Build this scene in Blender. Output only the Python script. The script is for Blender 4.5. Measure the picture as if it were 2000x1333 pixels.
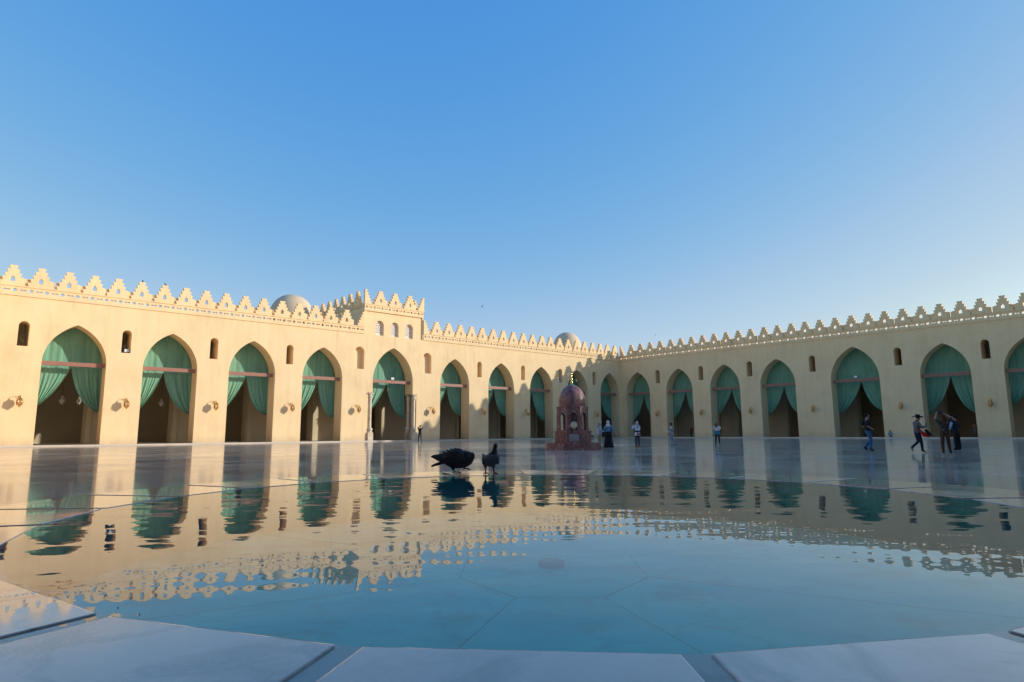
import bpy, bmesh, math, random
from mathutils import Vector, Matrix
random.seed(7)
R_ = math.radians
for o in list(bpy.data.objects): bpy.data.objects.remove(o)
scn = bpy.context.scene
COL = scn.collection

# ------------------------------------------------------------------ camera
cam = bpy.data.cameras.new('camera'); cam.sensor_width = 36.0; cam.lens = 22.114
cam.clip_start = 0.05; cam.clip_end = 3000
co = bpy.data.objects.new('camera', cam); COL.objects.link(co)
PITCH, ROLL = 0.1448565, -0.0061564
co.matrix_world = Matrix.Translation((0, 0, 1.0)) @ Matrix.Rotation(math.pi/2 + PITCH, 4, 'X') @ Matrix.Rotation(ROLL, 4, 'Z')
scn.camera = co

# ------------------------------------------------------------------ sky, sun, exposure
SUN = Vector((1.278, 0.066, 0.33)).normalized()          # towards the sun
W = bpy.data.worlds.new('World'); scn.world = W; W.use_nodes = True
wn, wl = W.node_tree.nodes, W.node_tree.links
bg = wn['Background']
sky = wn.new('ShaderNodeTexSky'); sky.sky_type = 'NISHITA'; sky.sun_disc = False
sky.sun_elevation = math.asin(SUN.z); sky.sun_rotation = math.atan2(SUN.x, SUN.y)
sky.air_density = 1.0; sky.dust_density = 0.6; sky.ozone_density = 2.0; sky.altitude = 50
# the photograph is graded towards deep blue: the same per-channel tone curve over the whole sky
sep = wn.new('ShaderNodeSeparateColor'); cmb = wn.new('ShaderNodeCombineColor'); wl.new(sky.outputs['Color'], sep.inputs[0])
for ch, g_, a_, lim, op in (('Red', 1.498, 0.475, 0.65, 'MINIMUM'), ('Green', 0.67, 0.90, 0.57, 'MAXIMUM'), ('Blue', 0.126, 2.173, 0.50, 'MAXIMUM')):
    pw = wn.new('ShaderNodeMath'); pw.operation = 'POWER'; pw.inputs[1].default_value = g_; wl.new(sep.outputs[ch], pw.inputs[0])
    mu = wn.new('ShaderNodeMath'); mu.operation = 'MULTIPLY'; mu.inputs[1].default_value = a_; wl.new(pw.outputs[0], mu.inputs[0])
    li = wn.new('ShaderNodeMath'); li.operation = 'MULTIPLY'; li.inputs[1].default_value = lim; wl.new(sep.outputs[ch], li.inputs[0])
    mm = wn.new('ShaderNodeMath'); mm.operation = op; wl.new(mu.outputs[0], mm.inputs[0]); wl.new(li.outputs[0], mm.inputs[1])
    wl.new(mm.outputs[0], cmb.inputs[ch])
wl.new(cmb.outputs[0], bg.inputs['Color'])
bg.inputs['Strength'].default_value = 0.15
sl = bpy.data.lights.new('sun', 'SUN'); sl.energy = 2.0; sl.angle = R_(0.53); sl.color = (1.0, 0.965, 0.86)
so = bpy.data.objects.new('sun', sl); COL.objects.link(so)
so.rotation_mode = 'QUATERNION'; so.rotation_quaternion = SUN.to_track_quat('Z', 'Y')
so.location = SUN*200
vs = scn.view_settings
vs.view_transform = 'Standard'; vs.look = 'None'; vs.gamma = 1.0; vs.exposure = 1.0
scn.render.engine = 'CYCLES'

# ------------------------------------------------------------------ frames of the two walls (metres, camera 1 m above the floor)
ANG = 0.726988
CORNER = Vector((19.2347, 111.6577, 0))
ML = Matrix.Translation(CORNER) @ Matrix.Rotation(ANG, 4, 'Z')                # local x = -s, y = depth behind the wall
MR = Matrix.Translation(CORNER) @ Matrix.Rotation(ANG - math.pi/2, 4, 'Z')    # local x = t
def LW(s, d, h): return ML @ Vector((-s, d, h))
def RW(t, d, h): return MR @ Vector((t, d, h))

# ------------------------------------------------------------------ materials
MAT = {}
def nodes(name):
    m = bpy.data.materials.new(name); m.use_nodes = True
    t = m.node_tree; b = t.nodes['Principled BSDF']; MAT[name] = m
    return m, t.nodes, t.links, b
def plain(name, col, rough=0.6, metal=0.0, var=0.15, scale=6.0, bump=0.0, bscale=40., spec=0.5, **kw):
    m, n, l, b = nodes(name)
    b.inputs['Roughness'].default_value = rough; b.inputs['Metallic'].default_value = metal
    b.inputs['Specular IOR Level'].default_value = spec
    tc = n.new('ShaderNodeTexCoord')
    nz = n.new('ShaderNodeTexNoise'); nz.inputs['Scale'].default_value = scale; nz.inputs['Detail'].default_value = 6
    l.new(tc.outputs['Object'], nz.inputs['Vector'])
    mx = n.new('ShaderNodeMix'); mx.data_type = 'RGBA'
    mx.inputs[6].default_value = tuple(c*(1-var) for c in col)+(1,)
    mx.inputs[7].default_value = tuple(min(1, c*(1+var)) for c in col)+(1,)
    l.new(nz.outputs['Fac'], mx.inputs[0]); l.new(mx.outputs[2], b.inputs['Base Color'])
    if bump:
        n2 = n.new('ShaderNodeTexNoise'); n2.inputs['Scale'].default_value = bscale; n2.inputs['Detail'].default_value = 4
        l.new(tc.outputs['Object'], n2.inputs['Vector'])
        bp = n.new('ShaderNodeBump'); bp.inputs['Strength'].default_value = bump; bp.inputs['Distance'].default_value = 0.02
        l.new(n2.outputs['Fac'], bp.inputs['Height']); l.new(bp.outputs['Normal'], b.inputs['Normal'])
    for k, v in kw.items(): b.inputs[k].default_value = v
    return m
def ramp(n, stops):
    r = n.new('ShaderNodeValToRGB'); e = r.color_ramp.elements
    while len(e) < len(stops): e.new(0.5)
    for el, (p, c) in zip(e, stops):
        el.position = p; el.color = c if len(c) == 4 else tuple(c)+(1,)
    return r

def make_plaster():
    m, n, l, b = nodes('cream_plaster')
    tc = n.new('ShaderNodeTexCoord'); geo = n.new('ShaderNodeNewGeometry')
    n1 = n.new('ShaderNodeTexNoise'); n1.inputs['Scale'].default_value = 0.35; n1.inputs['Detail'].default_value = 8; n1.inputs['Roughness'].default_value = 0.62
    l.new(geo.outputs['Position'], n1.inputs['Vector'])
    r1 = ramp(n, [(0.3, (0.79, 0.55, 0.305)), (0.5, (0.86, 0.612, 0.343)), (0.72, (0.88, 0.645, 0.37))])
    l.new(n1.outputs['Fac'], r1.inputs['Fac'])
    mp = n.new('ShaderNodeMapping'); mp.inputs['Scale'].default_value = (2.2, 2.2, 0.22)     # rain streaks run down
    l.new(geo.outputs['Position'], mp.inputs['Vector'])
    n2 = n.new('ShaderNodeTexNoise'); n2.inputs['Scale'].default_value = 1.0; n2.inputs['Detail'].default_value = 7
    l.new(mp.outputs['Vector'], n2.inputs['Vector'])
    r2 = ramp(n, [(0.35, (0.95, 0.94, 0.92)), (0.6, (1, 1, 1))])
    l.new(n2.outputs['Fac'], r2.inputs['Fac'])
    mx = n.new('ShaderNodeMix'); mx.data_type = 'RGBA'; mx.blend_type = 'MULTIPLY'; mx.inputs[0].default_value = 0.8
    l.new(r1.outputs['Color'], mx.inputs[6]); l.new(r2.outputs['Color'], mx.inputs[7])
    mp2 = n.new('ShaderNodeMapping'); mp2.inputs['Scale'].default_value = (1.1, 1.1, 0.16); l.new(geo.outputs['Position'], mp2.inputs['Vector'])
    n8 = n.new('ShaderNodeTexNoise'); n8.inputs['Scale'].default_value = 1.3; n8.inputs['Detail'].default_value = 9; n8.inputs['Roughness'].default_value = .7; l.new(mp2.outputs['Vector'], n8.inputs['Vector'])
    r8 = ramp(n, [(.56, (1, 1, 1)), (.72, (.88, .86, .83))]); l.new(n8.outputs['Fac'], r8.inputs['Fac'])
    mx8 = n.new('ShaderNodeMix'); mx8.data_type = 'RGBA'; mx8.blend_type = 'MULTIPLY'; mx8.inputs[0].default_value = 1
    l.new(mx.outputs[2], mx8.inputs[6]); l.new(r8.outputs['Color'], mx8.inputs[7]); mx = mx8
    # grime splashed along the foot of the walls
    sp = n.new('ShaderNodeSeparateXYZ'); l.new(geo.outputs['Position'], sp.inputs[0])
    mr = n.new('ShaderNodeMapRange'); mr.inputs['From Min'].default_value = 0.1; mr.inputs['From Max'].default_value = 0.95
    mr.inputs['To Min'].default_value = 1.0; mr.inputs['To Max'].default_value = 0.0; l.new(sp.outputs['Z'], mr.inputs['Value'])
    n3 = n.new('ShaderNodeTexNoise'); n3.inputs['Scale'].default_value = 1.6; n3.inputs['Detail'].default_value = 6
    l.new(geo.outputs['Position'], n3.inputs['Vector'])
    mu = n.new('ShaderNodeMath'); mu.operation = 'MULTIPLY'; l.new(mr.outputs['Result'], mu.inputs[0]); l.new(n3.outputs['Fac'], mu.inputs[1])
    mx2 = n.new('ShaderNodeMix'); mx2.data_type = 'RGBA'; l.new(mu.outputs[0], mx2.inputs[0])
    l.new(mx.outputs[2], mx2.inputs[6]); mx2.inputs[7].default_value = (0.46, 0.36, 0.25, 1)
    l.new(mx2.outputs[2], b.inputs['Base Color'])
    b.inputs['Roughness'].default_value = 0.85; b.inputs['Specular IOR Level'].default_value = 0.25
    n4 = n.new('ShaderNodeTexNoise'); n4.inputs['Scale'].default_value = 5.; n4.inputs['Detail'].default_value = 8
    l.new(geo.outputs['Position'], n4.inputs['Vector'])
    bp = n.new('ShaderNodeBump'); bp.inputs['Strength'].default_value = 0.2; bp.inputs['Distance'].default_value = 0.02
    l.new(n4.outputs['Fac'], bp.inputs['Height']); l.new(bp.outputs['Normal'], b.inputs['Normal'])
make_plaster()

def make_floor():
    m, n, l, b = nodes('polished_marble_floor')
    tc = n.new('ShaderNodeTexCoord')
    mp = n.new('ShaderNodeMapping'); mp.inputs['Rotation'].default_value = (0, 0, -ANG)
    l.new(tc.outputs['Object'], mp.inputs['Vector'])
    br = n.new('ShaderNodeTexBrick'); br.offset = 0.0; br.squash = 1.0
    br.inputs['Scale'].default_value = 1.0; br.inputs['Brick Width'].default_value = 1.25; br.inputs['Row Height'].default_value = 1.25
    br.inputs['Mortar Size'].default_value = 0.006; br.inputs['Mortar Smooth'].default_value = 0.2
    br.inputs['Color1'].default_value = (0.72, 0.60, 0.47, 1); br.inputs['Color2'].default_value = (0.60, 0.50, 0.40, 1)
    br.inputs['Mortar'].default_value = (0.44, 0.36, 0.28, 1); br.inputs['Bias'].default_value = 0.0
    l.new(mp.outputs['Vector'], br.inputs['Vector'])
    nz = n.new('ShaderNodeTexNoise'); nz.inputs['Scale'].default_value = 0.55; nz.inputs['Detail'].default_value = 9; nz.inputs['Distortion'].default_value = 1.2
    l.new(tc.outputs['Object'], nz.inputs['Vector'])
    rp = ramp(n, [(0.3, (0.74, 0.72, 0.71)), (0.55, (1, 1, 1)), (0.75, (0.88, 0.87, 0.86))])
    l.new(nz.outputs['Fac'], rp.inputs['Fac'])
    mx = n.new('ShaderNodeMix'); mx.data_type = 'RGBA'; mx.blend_type = 'MULTIPLY'; mx.inputs[0].default_value = 1
    l.new(br.outputs['Color'], mx.inputs[6]); l.new(rp.outputs['Color'], mx.inputs[7]); l.new(mx.outputs[2], b.inputs['Base Color'])
    n2 = n.new('ShaderNodeTexNoise'); n2.inputs['Scale'].default_value = 0.3; n2.inputs['Detail'].default_value = 7
    l.new(tc.outputs['Object'], n2.inputs['Vector'])
    r2 = n.new('ShaderNodeMapRange'); r2.inputs['From Min'].default_value = 0.3; r2.inputs['From Max'].default_value = 0.7
    r2.inputs['To Min'].default_value = 0.05; r2.inputs['To Max'].default_value = 0.15
    l.new(n2.outputs['Fac'], r2.inputs['Value']); l.new(r2.outputs['Result'], b.inputs['Roughness'])
    b.inputs['IOR'].default_value = 1.5
    n3 = n.new('ShaderNodeTexNoise'); n3.inputs['Scale'].default_value = 0.8; n3.inputs['Detail'].default_value = 3
    l.new(tc.outputs['Object'], n3.inputs['Vector'])
    bp = n.new('ShaderNodeBump'); bp.inputs['Strength'].default_value = 0.12; bp.inputs['Distance'].default_value = 0.01
    l.new(n3.outputs['Fac'], bp.inputs['Height'])
    b2 = n.new('ShaderNodeBump'); b2.inputs['Strength'].default_value = 0.4; b2.inputs['Distance'].default_value = 0.003; b2.invert = True
    l.new(br.outputs['Fac'], b2.inputs['Height']); l.new(bp.outputs['Normal'], b2.inputs['Normal'])
    l.new(b2.outputs['Normal'], b.inputs['Normal'])
make_floor()

def make_slab(name, c1, c2, vein, rough, coat):
    m, n, l, b = nodes(name)
    tc = n.new('ShaderNodeTexCoord'); oi = n.new('ShaderNodeObjectInfo')
    ad = n.new('ShaderNodeVectorMath'); ad.operation = 'ADD'
    mu = n.new('ShaderNodeVectorMath'); mu.operation = 'SCALE'; mu.inputs['Scale'].default_value = 37.
    cb = n.new('ShaderNodeCombineXYZ'); l.new(oi.outputs['Random'], cb.inputs[0]); l.new(oi.outputs['Random'], cb.inputs[1])
    l.new(cb.outputs[0], mu.inputs[0]); l.new(tc.outputs['Object'], ad.inputs[0]); l.new(mu.outputs[0], ad.inputs[1])
    nz = n.new('ShaderNodeTexNoise'); nz.inputs['Scale'].default_value = 2.2; nz.inputs['Detail'].default_value = 8; nz.inputs['Distortion'].default_value = 0.6
    l.new(ad.outputs[0], nz.inputs['Vector'])
    rp = ramp(n, [(0.3, c1), (0.65, c2)]); l.new(nz.outputs['Fac'], rp.inputs['Fac'])
    n2 = n.new('ShaderNodeTexNoise'); n2.inputs['Scale'].default_value = 1.7; n2.inputs['Detail'].default_value = 5; n2.inputs['Distortion'].default_value = 1.6
    l.new(ad.outputs[0], n2.inputs['Vector'])
    r2 = ramp(n, [(0.46, (0, 0, 0)), (0.5, (1, 1, 1)), (0.54, (0, 0, 0))]); l.new(n2.outputs['Fac'], r2.inputs['Fac'])
    f = n.new('ShaderNodeMath'); f.operation = 'MULTIPLY'; f.inputs[1].default_value = 0.75; l.new(r2.outputs['Color'], f.inputs[0])
    mx = n.new('ShaderNodeMix'); mx.data_type = 'RGBA'; l.new(f.outputs[0], mx.inputs[0])
    l.new(rp.outputs['Color'], mx.inputs[6]); mx.inputs[7].default_value = vein+(1,)
    n6 = n.new('ShaderNodeTexNoise'); n6.inputs['Scale'].default_value = 3.1; n6.inputs['Detail'].default_value = 7; n6.inputs['Roughness'].default_value = .65; l.new(ad.outputs[0], n6.inputs['Vector'])
    r6 = ramp(n, [(.52, (1, 1, 1)), (.66, (.72, .68, .62))]); l.new(n6.outputs['Fac'], r6.inputs['Fac'])
    m6 = n.new('ShaderNodeMix'); m6.data_type = 'RGBA'; m6.blend_type = 'MULTIPLY'; m6.inputs[0].default_value = 1
    l.new(mx.outputs[2], m6.inputs[6]); l.new(r6.outputs['Color'], m6.inputs[7]); l.new(m6.outputs[2], b.inputs['Base Color'])
    b.inputs['Roughness'].default_value = rough
    if coat:                                               # the water film lies unevenly on the stone
        n7 = n.new('ShaderNodeTexNoise'); n7.inputs['Scale'].default_value = 1.8; n7.inputs['Detail'].default_value = 5; l.new(ad.outputs[0], n7.inputs['Vector'])
        r7 = n.new('ShaderNodeMapRange'); r7.inputs['From Min'].default_value = .46; r7.inputs['From Max'].default_value = .62; r7.inputs['To Min'].default_value = .012; r7.inputs['To Max'].default_value = .16
        l.new(n7.outputs['Fac'], r7.inputs['Value']); l.new(r7.outputs['Result'], b.inputs['Coat Roughness'])
    b.inputs['Coat Weight'].default_value = coat; b.inputs['Coat IOR'].default_value = 1.4
    return m, n, l, b
make_slab('wet_white_marble', (0.36, 0.30, 0.26), (0.54, 0.46, 0.40), (0.17, 0.145, 0.13), 0.22, 1.0)
make_slab('channel_marble', (0.62, 0.52, 0.45), (0.72, 0.62, 0.54), (0.4, 0.34, 0.3), 0.25, 0.0)
make_slab('pool_floor_marble', (0.02, 0.58, 0.47), (0.03, 0.72, 0.58), (0.02, 0.53, 0.44), 0.4, 0.0)
make_slab('pale_column_marble', (0.60, 0.47, 0.33), (0.74, 0.60, 0.44), (0.5, 0.38, 0.27), 0.35, 0.0)
plain('pool_wall_tile', (0.07, 0.33, 0.38), 0.4, var=0.25, scale=5)
plain('pool_joint', (0.02, 0.11, 0.14), 0.6, var=0.2)

def make_porphyry():
    m, n, l, b = nodes('red_porphyry')
    tc = n.new('ShaderNodeTexCoord')
    nz = n.new('ShaderNodeTexNoise'); nz.inputs['Scale'].default_value = 3.; nz.inputs['Detail'].default_value = 8; nz.inputs['Distortion'].default_value = .8
    l.new(tc.outputs['Object'], nz.inputs['Vector'])
    rp = ramp(n, [(0.3, (0.11, 0.04, 0.037)), (0.5, (0.20, 0.085, 0.078)), (0.72, (0.31, 0.16, 0.145))]); l.new(nz.outputs['Fac'], rp.inputs['Fac'])
    n2 = n.new('ShaderNodeTexNoise'); n2.inputs['Scale'].default_value = 8.; n2.inputs['Detail'].default_value = 6; n2.inputs['Distortion'].default_value = 2.
    l.new(tc.outputs['Object'], n2.inputs['Vector'])
    r2 = ramp(n, [(0.57, (0, 0, 0)), (0.64, (1, 1, 1))]); l.new(n2.outputs['Fac'], r2.inputs['Fac'])
    f = n.new('ShaderNodeMath'); f.operation = 'MULTIPLY'; f.inputs[1].default_value = 0.75; l.new(r2.outputs['Color'], f.inputs[0])
    mx = n.new('ShaderNodeMix'); mx.data_type = 'RGBA'; l.new(f.outputs[0], mx.inputs[0])
    l.new(rp.outputs['Color'], mx.inputs[6]); mx.inputs[7].default_value = (0.46, 0.36, 0.33, 1)
    l.new(mx.outputs[2], b.inputs['Base Color']); b.inputs['Roughness'].default_value = 0.38; b.inputs['Specular IOR Level'].default_value = 0.3
make_porphyry()

def make_water():
    m, n, l, b = nodes('pool_water'); n.remove(b)
    out = n['Material Output']
    tc = n.new('ShaderNodeTexCoord')
    def nz(scale, sx, sy, rot, det):
        mp = n.new('ShaderNodeMapping'); mp.inputs['Scale'].default_value = (sx, sy, 1); mp.inputs['Rotation'].default_value = (0, 0, rot)
        l.new(tc.outputs['Object'], mp.inputs['Vector'])
        t = n.new('ShaderNodeTexNoise'); t.inputs['Scale'].default_value = scale; t.inputs['Detail'].default_value = det; t.inputs['Roughness'].default_value = .45
        l.new(mp.outputs['Vector'], t.inputs['Vector']); return t
    a = nz(2.4, 0.8, 1.25, 0.25, 1.0); c = nz(8.5, 0.75, 1.2, -0.3, 1.5)
    b1 = n.new('ShaderNodeBump'); b1.inputs['Strength'].default_value = 1.0; b1.inputs['Distance'].default_value = 0.0032
    b2 = n.new('ShaderNodeBump'); b2.inputs['Strength'].default_value = 1.0; b2.inputs['Distance'].default_value = 0.0009
    l.new(a.outputs['Fac'], b1.inputs['Height']); l.new(c.outputs['Fac'], b2.inputs['Height']); l.new(b1.outputs['Normal'], b2.inputs['Normal'])
    gl = n.new('ShaderNodeBsdfGlossy'); gl.inputs['Roughness'].default_value = 0.0; gl.inputs['Color'].default_value = (0.97, 0.97, 0.97, 1)
    l.new(b2.outputs['Normal'], gl.inputs['Normal'])
    tr = n.new('ShaderNodeBsdfTransparent'); tr.inputs['Color'].default_value = (0.80, 0.97, 0.98, 1)
    fr = n.new('ShaderNodeFresnel'); fr.inputs['IOR'].default_value = 1.40
    mx = n.new('ShaderNodeMixShader'); l.new(fr.outputs[0], mx.inputs[0]); l.new(tr.outputs[0], mx.inputs[1]); l.new(gl.outputs[0], mx.inputs[2])
    l.new(mx.outputs[0], out.inputs['Surface'])
make_water()

def make_curtain():
    m, n, l, b = nodes('green_curtain_cloth')
    tc = n.new('ShaderNodeTexCoord')
    mp = n.new('ShaderNodeMapping'); mp.inputs['Scale'].default_value = (5, 5, 0.5); l.new(tc.outputs['Object'], mp.inputs['Vector'])
    nz = n.new('ShaderNodeTexNoise'); nz.inputs['Scale'].default_value = 1.; nz.inputs['Detail'].default_value = 5; l.new(mp.outputs['Vector'], nz.inputs['Vector'])
    rp = ramp(n, [(0.25, (0.14, 0.315, 0.22)), (0.75, (0.22, 0.40, 0.285))]); l.new(nz.outputs['Fac'], rp.inputs['Fac'])
    n5 = n.new('ShaderNodeTexNoise'); n5.inputs['Scale'].default_value = .35; n5.inputs['Detail'].default_value = 4; ge = n.new('ShaderNodeNewGeometry'); l.new(ge.outputs['Position'], n5.inputs['Vector'])
    r5 = ramp(n, [(.3, (.82, .86, .84)), (.7, (1.08, 1.04, 1.0))]); l.new(n5.outputs['Fac'], r5.inputs['Fac'])          # sun-faded patches, bay by bay
    m5 = n.new('ShaderNodeMix'); m5.data_type = 'RGBA'; m5.blend_type = 'MULTIPLY'; m5.inputs[0].default_value = 1
    l.new(rp.outputs['Color'], m5.inputs[6]); l.new(r5.outputs['Color'], m5.inputs[7]); l.new(m5.outputs[2], b.inputs['Base Color']); b.inputs['Roughness'].default_value = 0.75; b.inputs['Specular IOR Level'].default_value = 0.2
make_curtain()
plain('carved_brown_wood', (0.32, 0.14, 0.095), 0.6, var=0.35, scale=9, bump=.4, bscale=14)
plain('roof_plaster', (0.50, 0.42, 0.31), 0.9, var=0.1, scale=.5)
plain('dome_plaster', (0.62, 0.475, 0.315), 0.85, var=0.10, scale=.9, bump=.2, bscale=4)
plain('stucco_lattice', (0.74, 0.66, 0.58), 0.8, var=0.06)
plain('dusty_glass', (0.42, 0.40, 0.38), 0.25, var=0.1)
plain('step_marble', (0.62, 0.52, 0.42), 0.3, var=0.12, scale=1.2)
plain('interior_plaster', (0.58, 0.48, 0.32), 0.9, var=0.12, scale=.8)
plain('brass', (0.72, 0.47, 0.17), 0.28, metal=1.0, var=0.15)
plain('amber_glass', (0.50, 0.26, 0.11), 0.2, var=0.2, spec=0.8)
plain('gold', (0.78, 0.55, 0.22), 0.22, metal=1.0, var=0.08)
plain('white_medallion', (0.72, 0.66, 0.58), 0.4, var=0.05)
plain('black_plastic', (0.02, 0.02, 0.022), 0.45, var=0.2)
plain('lamp_lens', (0.70, 0.70, 0.68), 0.2, var=0.05)
plain('drain_metal', (0.10, 0.14, 0.17), 0.5, var=0.3)
plain('building_render', (0.42, 0.36, 0.29), 0.9, var=0.12, scale=.3)
plain('lamp_glass', (0.55, 0.52, 0.45), 0.2, var=0.1)
plain('grey_plate', (0.30, 0.27, 0.27), 0.5, var=0.25, scale=12)

# ------------------------------------------------------------------ mesh helpers
def link(name, mesh, mats, parent=None, loc=None, rotz=None, label=None, cat=None, group=None, kind=None, smooth=False):
    o = bpy.data.objects.new(name, mesh); COL.objects.link(o)
    if mesh is not None and mats is not None and len(mesh.materials) == 0:
        for mm in (mats if isinstance(mats, (list, tuple)) else [mats]): mesh.materials.append(MAT[mm])
    if parent is not None: o.parent = parent
    if loc is not None: o.location = loc
    if rotz is not None: o.rotation_euler = (0, 0, rotz)
    if label: o['label'] = label
    if cat: o['category'] = cat
    if group: o['group'] = group
    if kind: o['kind'] = kind
    if smooth and mesh is not None:
        for pz in mesh.polygons: pz.use_smooth = True
    return o
def thing(name, label, cat, loc=(0, 0, 0), rotz=0.0, group=None):
    return link(name, None, None, loc=loc, rotz=rotz, label=label, cat=cat, group=group)
def mesh_of(bm, name='m', recalc=True):
    if recalc: bmesh.ops.recalc_face_normals(bm, faces=bm.faces)
    me = bpy.data.meshes.new(name); bm.to_mesh(me); bm.free(); return me
def box(bm, x0, x1, y0, y1, z0, z1, mi=0):
    v = [bm.verts.new((x, y, z)) for z in (z0, z1) for y in (y0, y1) for x in (x0, x1)]
    for q in ((0, 2, 3, 1), (4, 5, 7, 6), (0, 1, 5, 4), (2, 6, 7, 3), (1, 3, 7, 5), (0, 4, 6, 2)):
        f = bm.faces.new([v[i] for i in q]); f.material_index = mi
def boxmesh(*a):
    bm = bmesh.new(); box(bm, *a); return mesh_of(bm)
def plate(outer, holes, y0, y1):
    """Flat plate in the x-z plane with real holes, y0 (front) to y1 (back)."""
    cu = bpy.data.curves.new('tmp', 'CURVE'); cu.dimensions = '2D'; cu.fill_mode = 'BOTH'; cu.extrude = (y1-y0)/2
    for ring in [outer]+list(holes):
        sp = cu.splines.new('POLY'); sp.points.add(len(ring)-1)
        for p, c in zip(sp.points, ring): p.co = (c[0], c[1], 0, 1)
        sp.use_cyclic_u = True
    ob = bpy.data.objects.new('tmp', cu); COL.objects.link(ob)
    dg = bpy.context.evaluated_depsgraph_get(); dg.update()
    me = bpy.data.meshes.new_from_object(ob.evaluated_get(dg))
    bpy.data.objects.remove(ob); bpy.data.curves.remove(cu)
    ym = (y0+y1)/2
    for v in me.vertices: v.co = (v.co.x, ym-v.co.z, v.co.y)
    me.materials.clear()
    for p in me.polygons: p.use_smooth = False
    me.update(); return me
def join(*meshes):
    bm = bmesh.new()
    for m in meshes: bm.from_mesh(m)
    return mesh_of(bm, recalc=False)
def lathe(bm, prof, seg=24, cx=0, cy=0, mi=0, smooth=True, phase=0.0):
    rings = []
    for r, z in prof:
        if r < 1e-6: rings.append([bm.verts.new((cx, cy, z))])
        else: rings.append([bm.verts.new((cx+r*math.cos(phase+2*math.pi*k/seg), cy+r*math.sin(phase+2*math.pi*k/seg), z)) for k in range(seg)])
    for a, b in zip(rings, rings[1:]):
        for k in range(seg):
            k2 = (k+1) % seg
            if len(a) == 1 and len(b) == 1: continue
            if len(a) == 1: vs_ = (a[0], b[k2], b[k])
            elif len(b) == 1: vs_ = (a[k], a[k2], b[0])
            else: vs_ = (a[k], a[k2], b[k2], b[k])
            f = bm.faces.new(vs_); f.material_index = mi; f.smooth = smooth
def tube(bm, pts, rads, seg=8, mi=0, cap=True):
    pts = [Vector(p) for p in pts]
    if not isinstance(rads, (list, tuple)): rads = [rads]*len(pts)
    rings = []; ref = None
    for i, p in enumerate(pts):
        d = (pts[min(i+1, len(pts)-1)]-pts[max(i-1, 0)]).normalized()
        if ref is None: ref = Vector((0, 0, 1)) if abs(d.z) < 0.9 else Vector((1, 0, 0))
        u = d.cross(ref).normalized(); w = u.cross(d).normalized(); ref = w
        rings.append([bm.verts.new(p+(u*math.cos(t)+w*math.sin(t))*rads[i]) for t in (2*math.pi*k/seg for k in range(seg))])
    for a, b in zip(rings, rings[1:]):
        for k in range(seg):
            f = bm.faces.new((a[k], a[(k+1) % seg], b[(k+1) % seg], b[k])); f.smooth = True; f.material_index = mi
    if cap:
        f = bm.faces.new(rings[0][::-1]); f.material_index = mi
        f = bm.faces.new(rings[-1]); f.material_index = mi
def ellipsoid(bm, c, r, seg=14, rings=9, mi=0, rot=None):
    M = Matrix.Translation(c) @ (rot.to_4x4() if rot else Matrix.Identity(4)) @ Matrix.Diagonal((r[0], r[1], r[2], 1))
    res = bmesh.ops.create_uvsphere(bm, u_segments=seg, v_segments=rings, radius=1.0, matrix=M)
    fs = set(f for v in res['verts'] for f in v.link_faces)
    for f in fs: f.smooth = True; f.material_index = mi
    return res['verts']

def arch_ring(cx, w, base, spring, e, n=14):
    """closed ring of a two-centred pointed opening"""
    Rr = w+e; rise = math.sqrt(Rr*Rr-e*e); pts = [(cx-w, base), (cx+w, base)]
    a1 = math.atan2(rise, e)
    for k in range(n+1):
        t = a1*k/n; pts.append((cx-e+Rr*math.cos(t), spring+Rr*math.sin(t)))
    for k in range(n-1, -1, -1):
        t = a1*k/n; pts.append((cx+e-Rr*math.cos(t), spring+Rr*math.sin(t)))
    return pts
def slot_ring(cx, w, z0, z1, n=10):
    pts = [(cx-w, z0), (cx+w, z0)]; zs = z1-w
    for k in range(n+1):
        t = math.pi*k/n; pts.append((cx+w*math.cos(t), zs+w*math.sin(t)))
    return pts

# ------------------------------------------------------------------ ground
bm = bmesh.new(); bmesh.ops.create_grid(bm, x_segments=1, y_segments=1, size=400)
link('courtyard_floor', mesh_of(bm), 'polished_marble_floor', kind='structure')

# ------------------------------------------------------------------ the arcades
D = 1.9           # thickness of the courtyard walls
L_ARCH = [(88.55, 2.5), (80.3, 2.5), (72.2, 2.5), (64.05, 2.5), (55.85, 2.5), (46.25, 2.95), (36.4, 2.5), (27.9, 2.5), (19.6, 2.5), (11.25, 2.5), (3.0, 2.5)]
R_ARCH = [(3.7, 2.5), (11.98, 2.5), (20.12, 2.5), (28.42, 2.58), (38.82, 3.0), (48.95, 2.6), (57.25, 2.6), (65.5, 2.6), (73.7, 2.6)]
L_SLOT = [84.3, 76.27, 68.18, 59.95, 32.03, 23.5, 15.3, 7.05]
L_NICHE = [51.12, 41.05]
R_SLOT = [7.9, 16.1, 24.3, 33.5, 44.1, 53.15, 61.4, 69.6]
STEP = 0.15
def arch_for(cx, w):
    return arch_ring(cx, w, STEP, 7.55, 1.5) if w < 2.8 else arch_ring(cx, w, STEP, 7.6, 1.75)

left = thing('arcade_wall', 'long sunlit cream arcade wall with pointed arches and stepped battlements, left of the corner', 'wall', CORNER, ANG, 'arcades round the courtyard')
right = thing('arcade_wall', 'shaded cream arcade wall with pointed arches and stepped battlements, right of the corner', 'wall', CORNER, ANG-math.pi/2, 'arcades round the courtyard')

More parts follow.
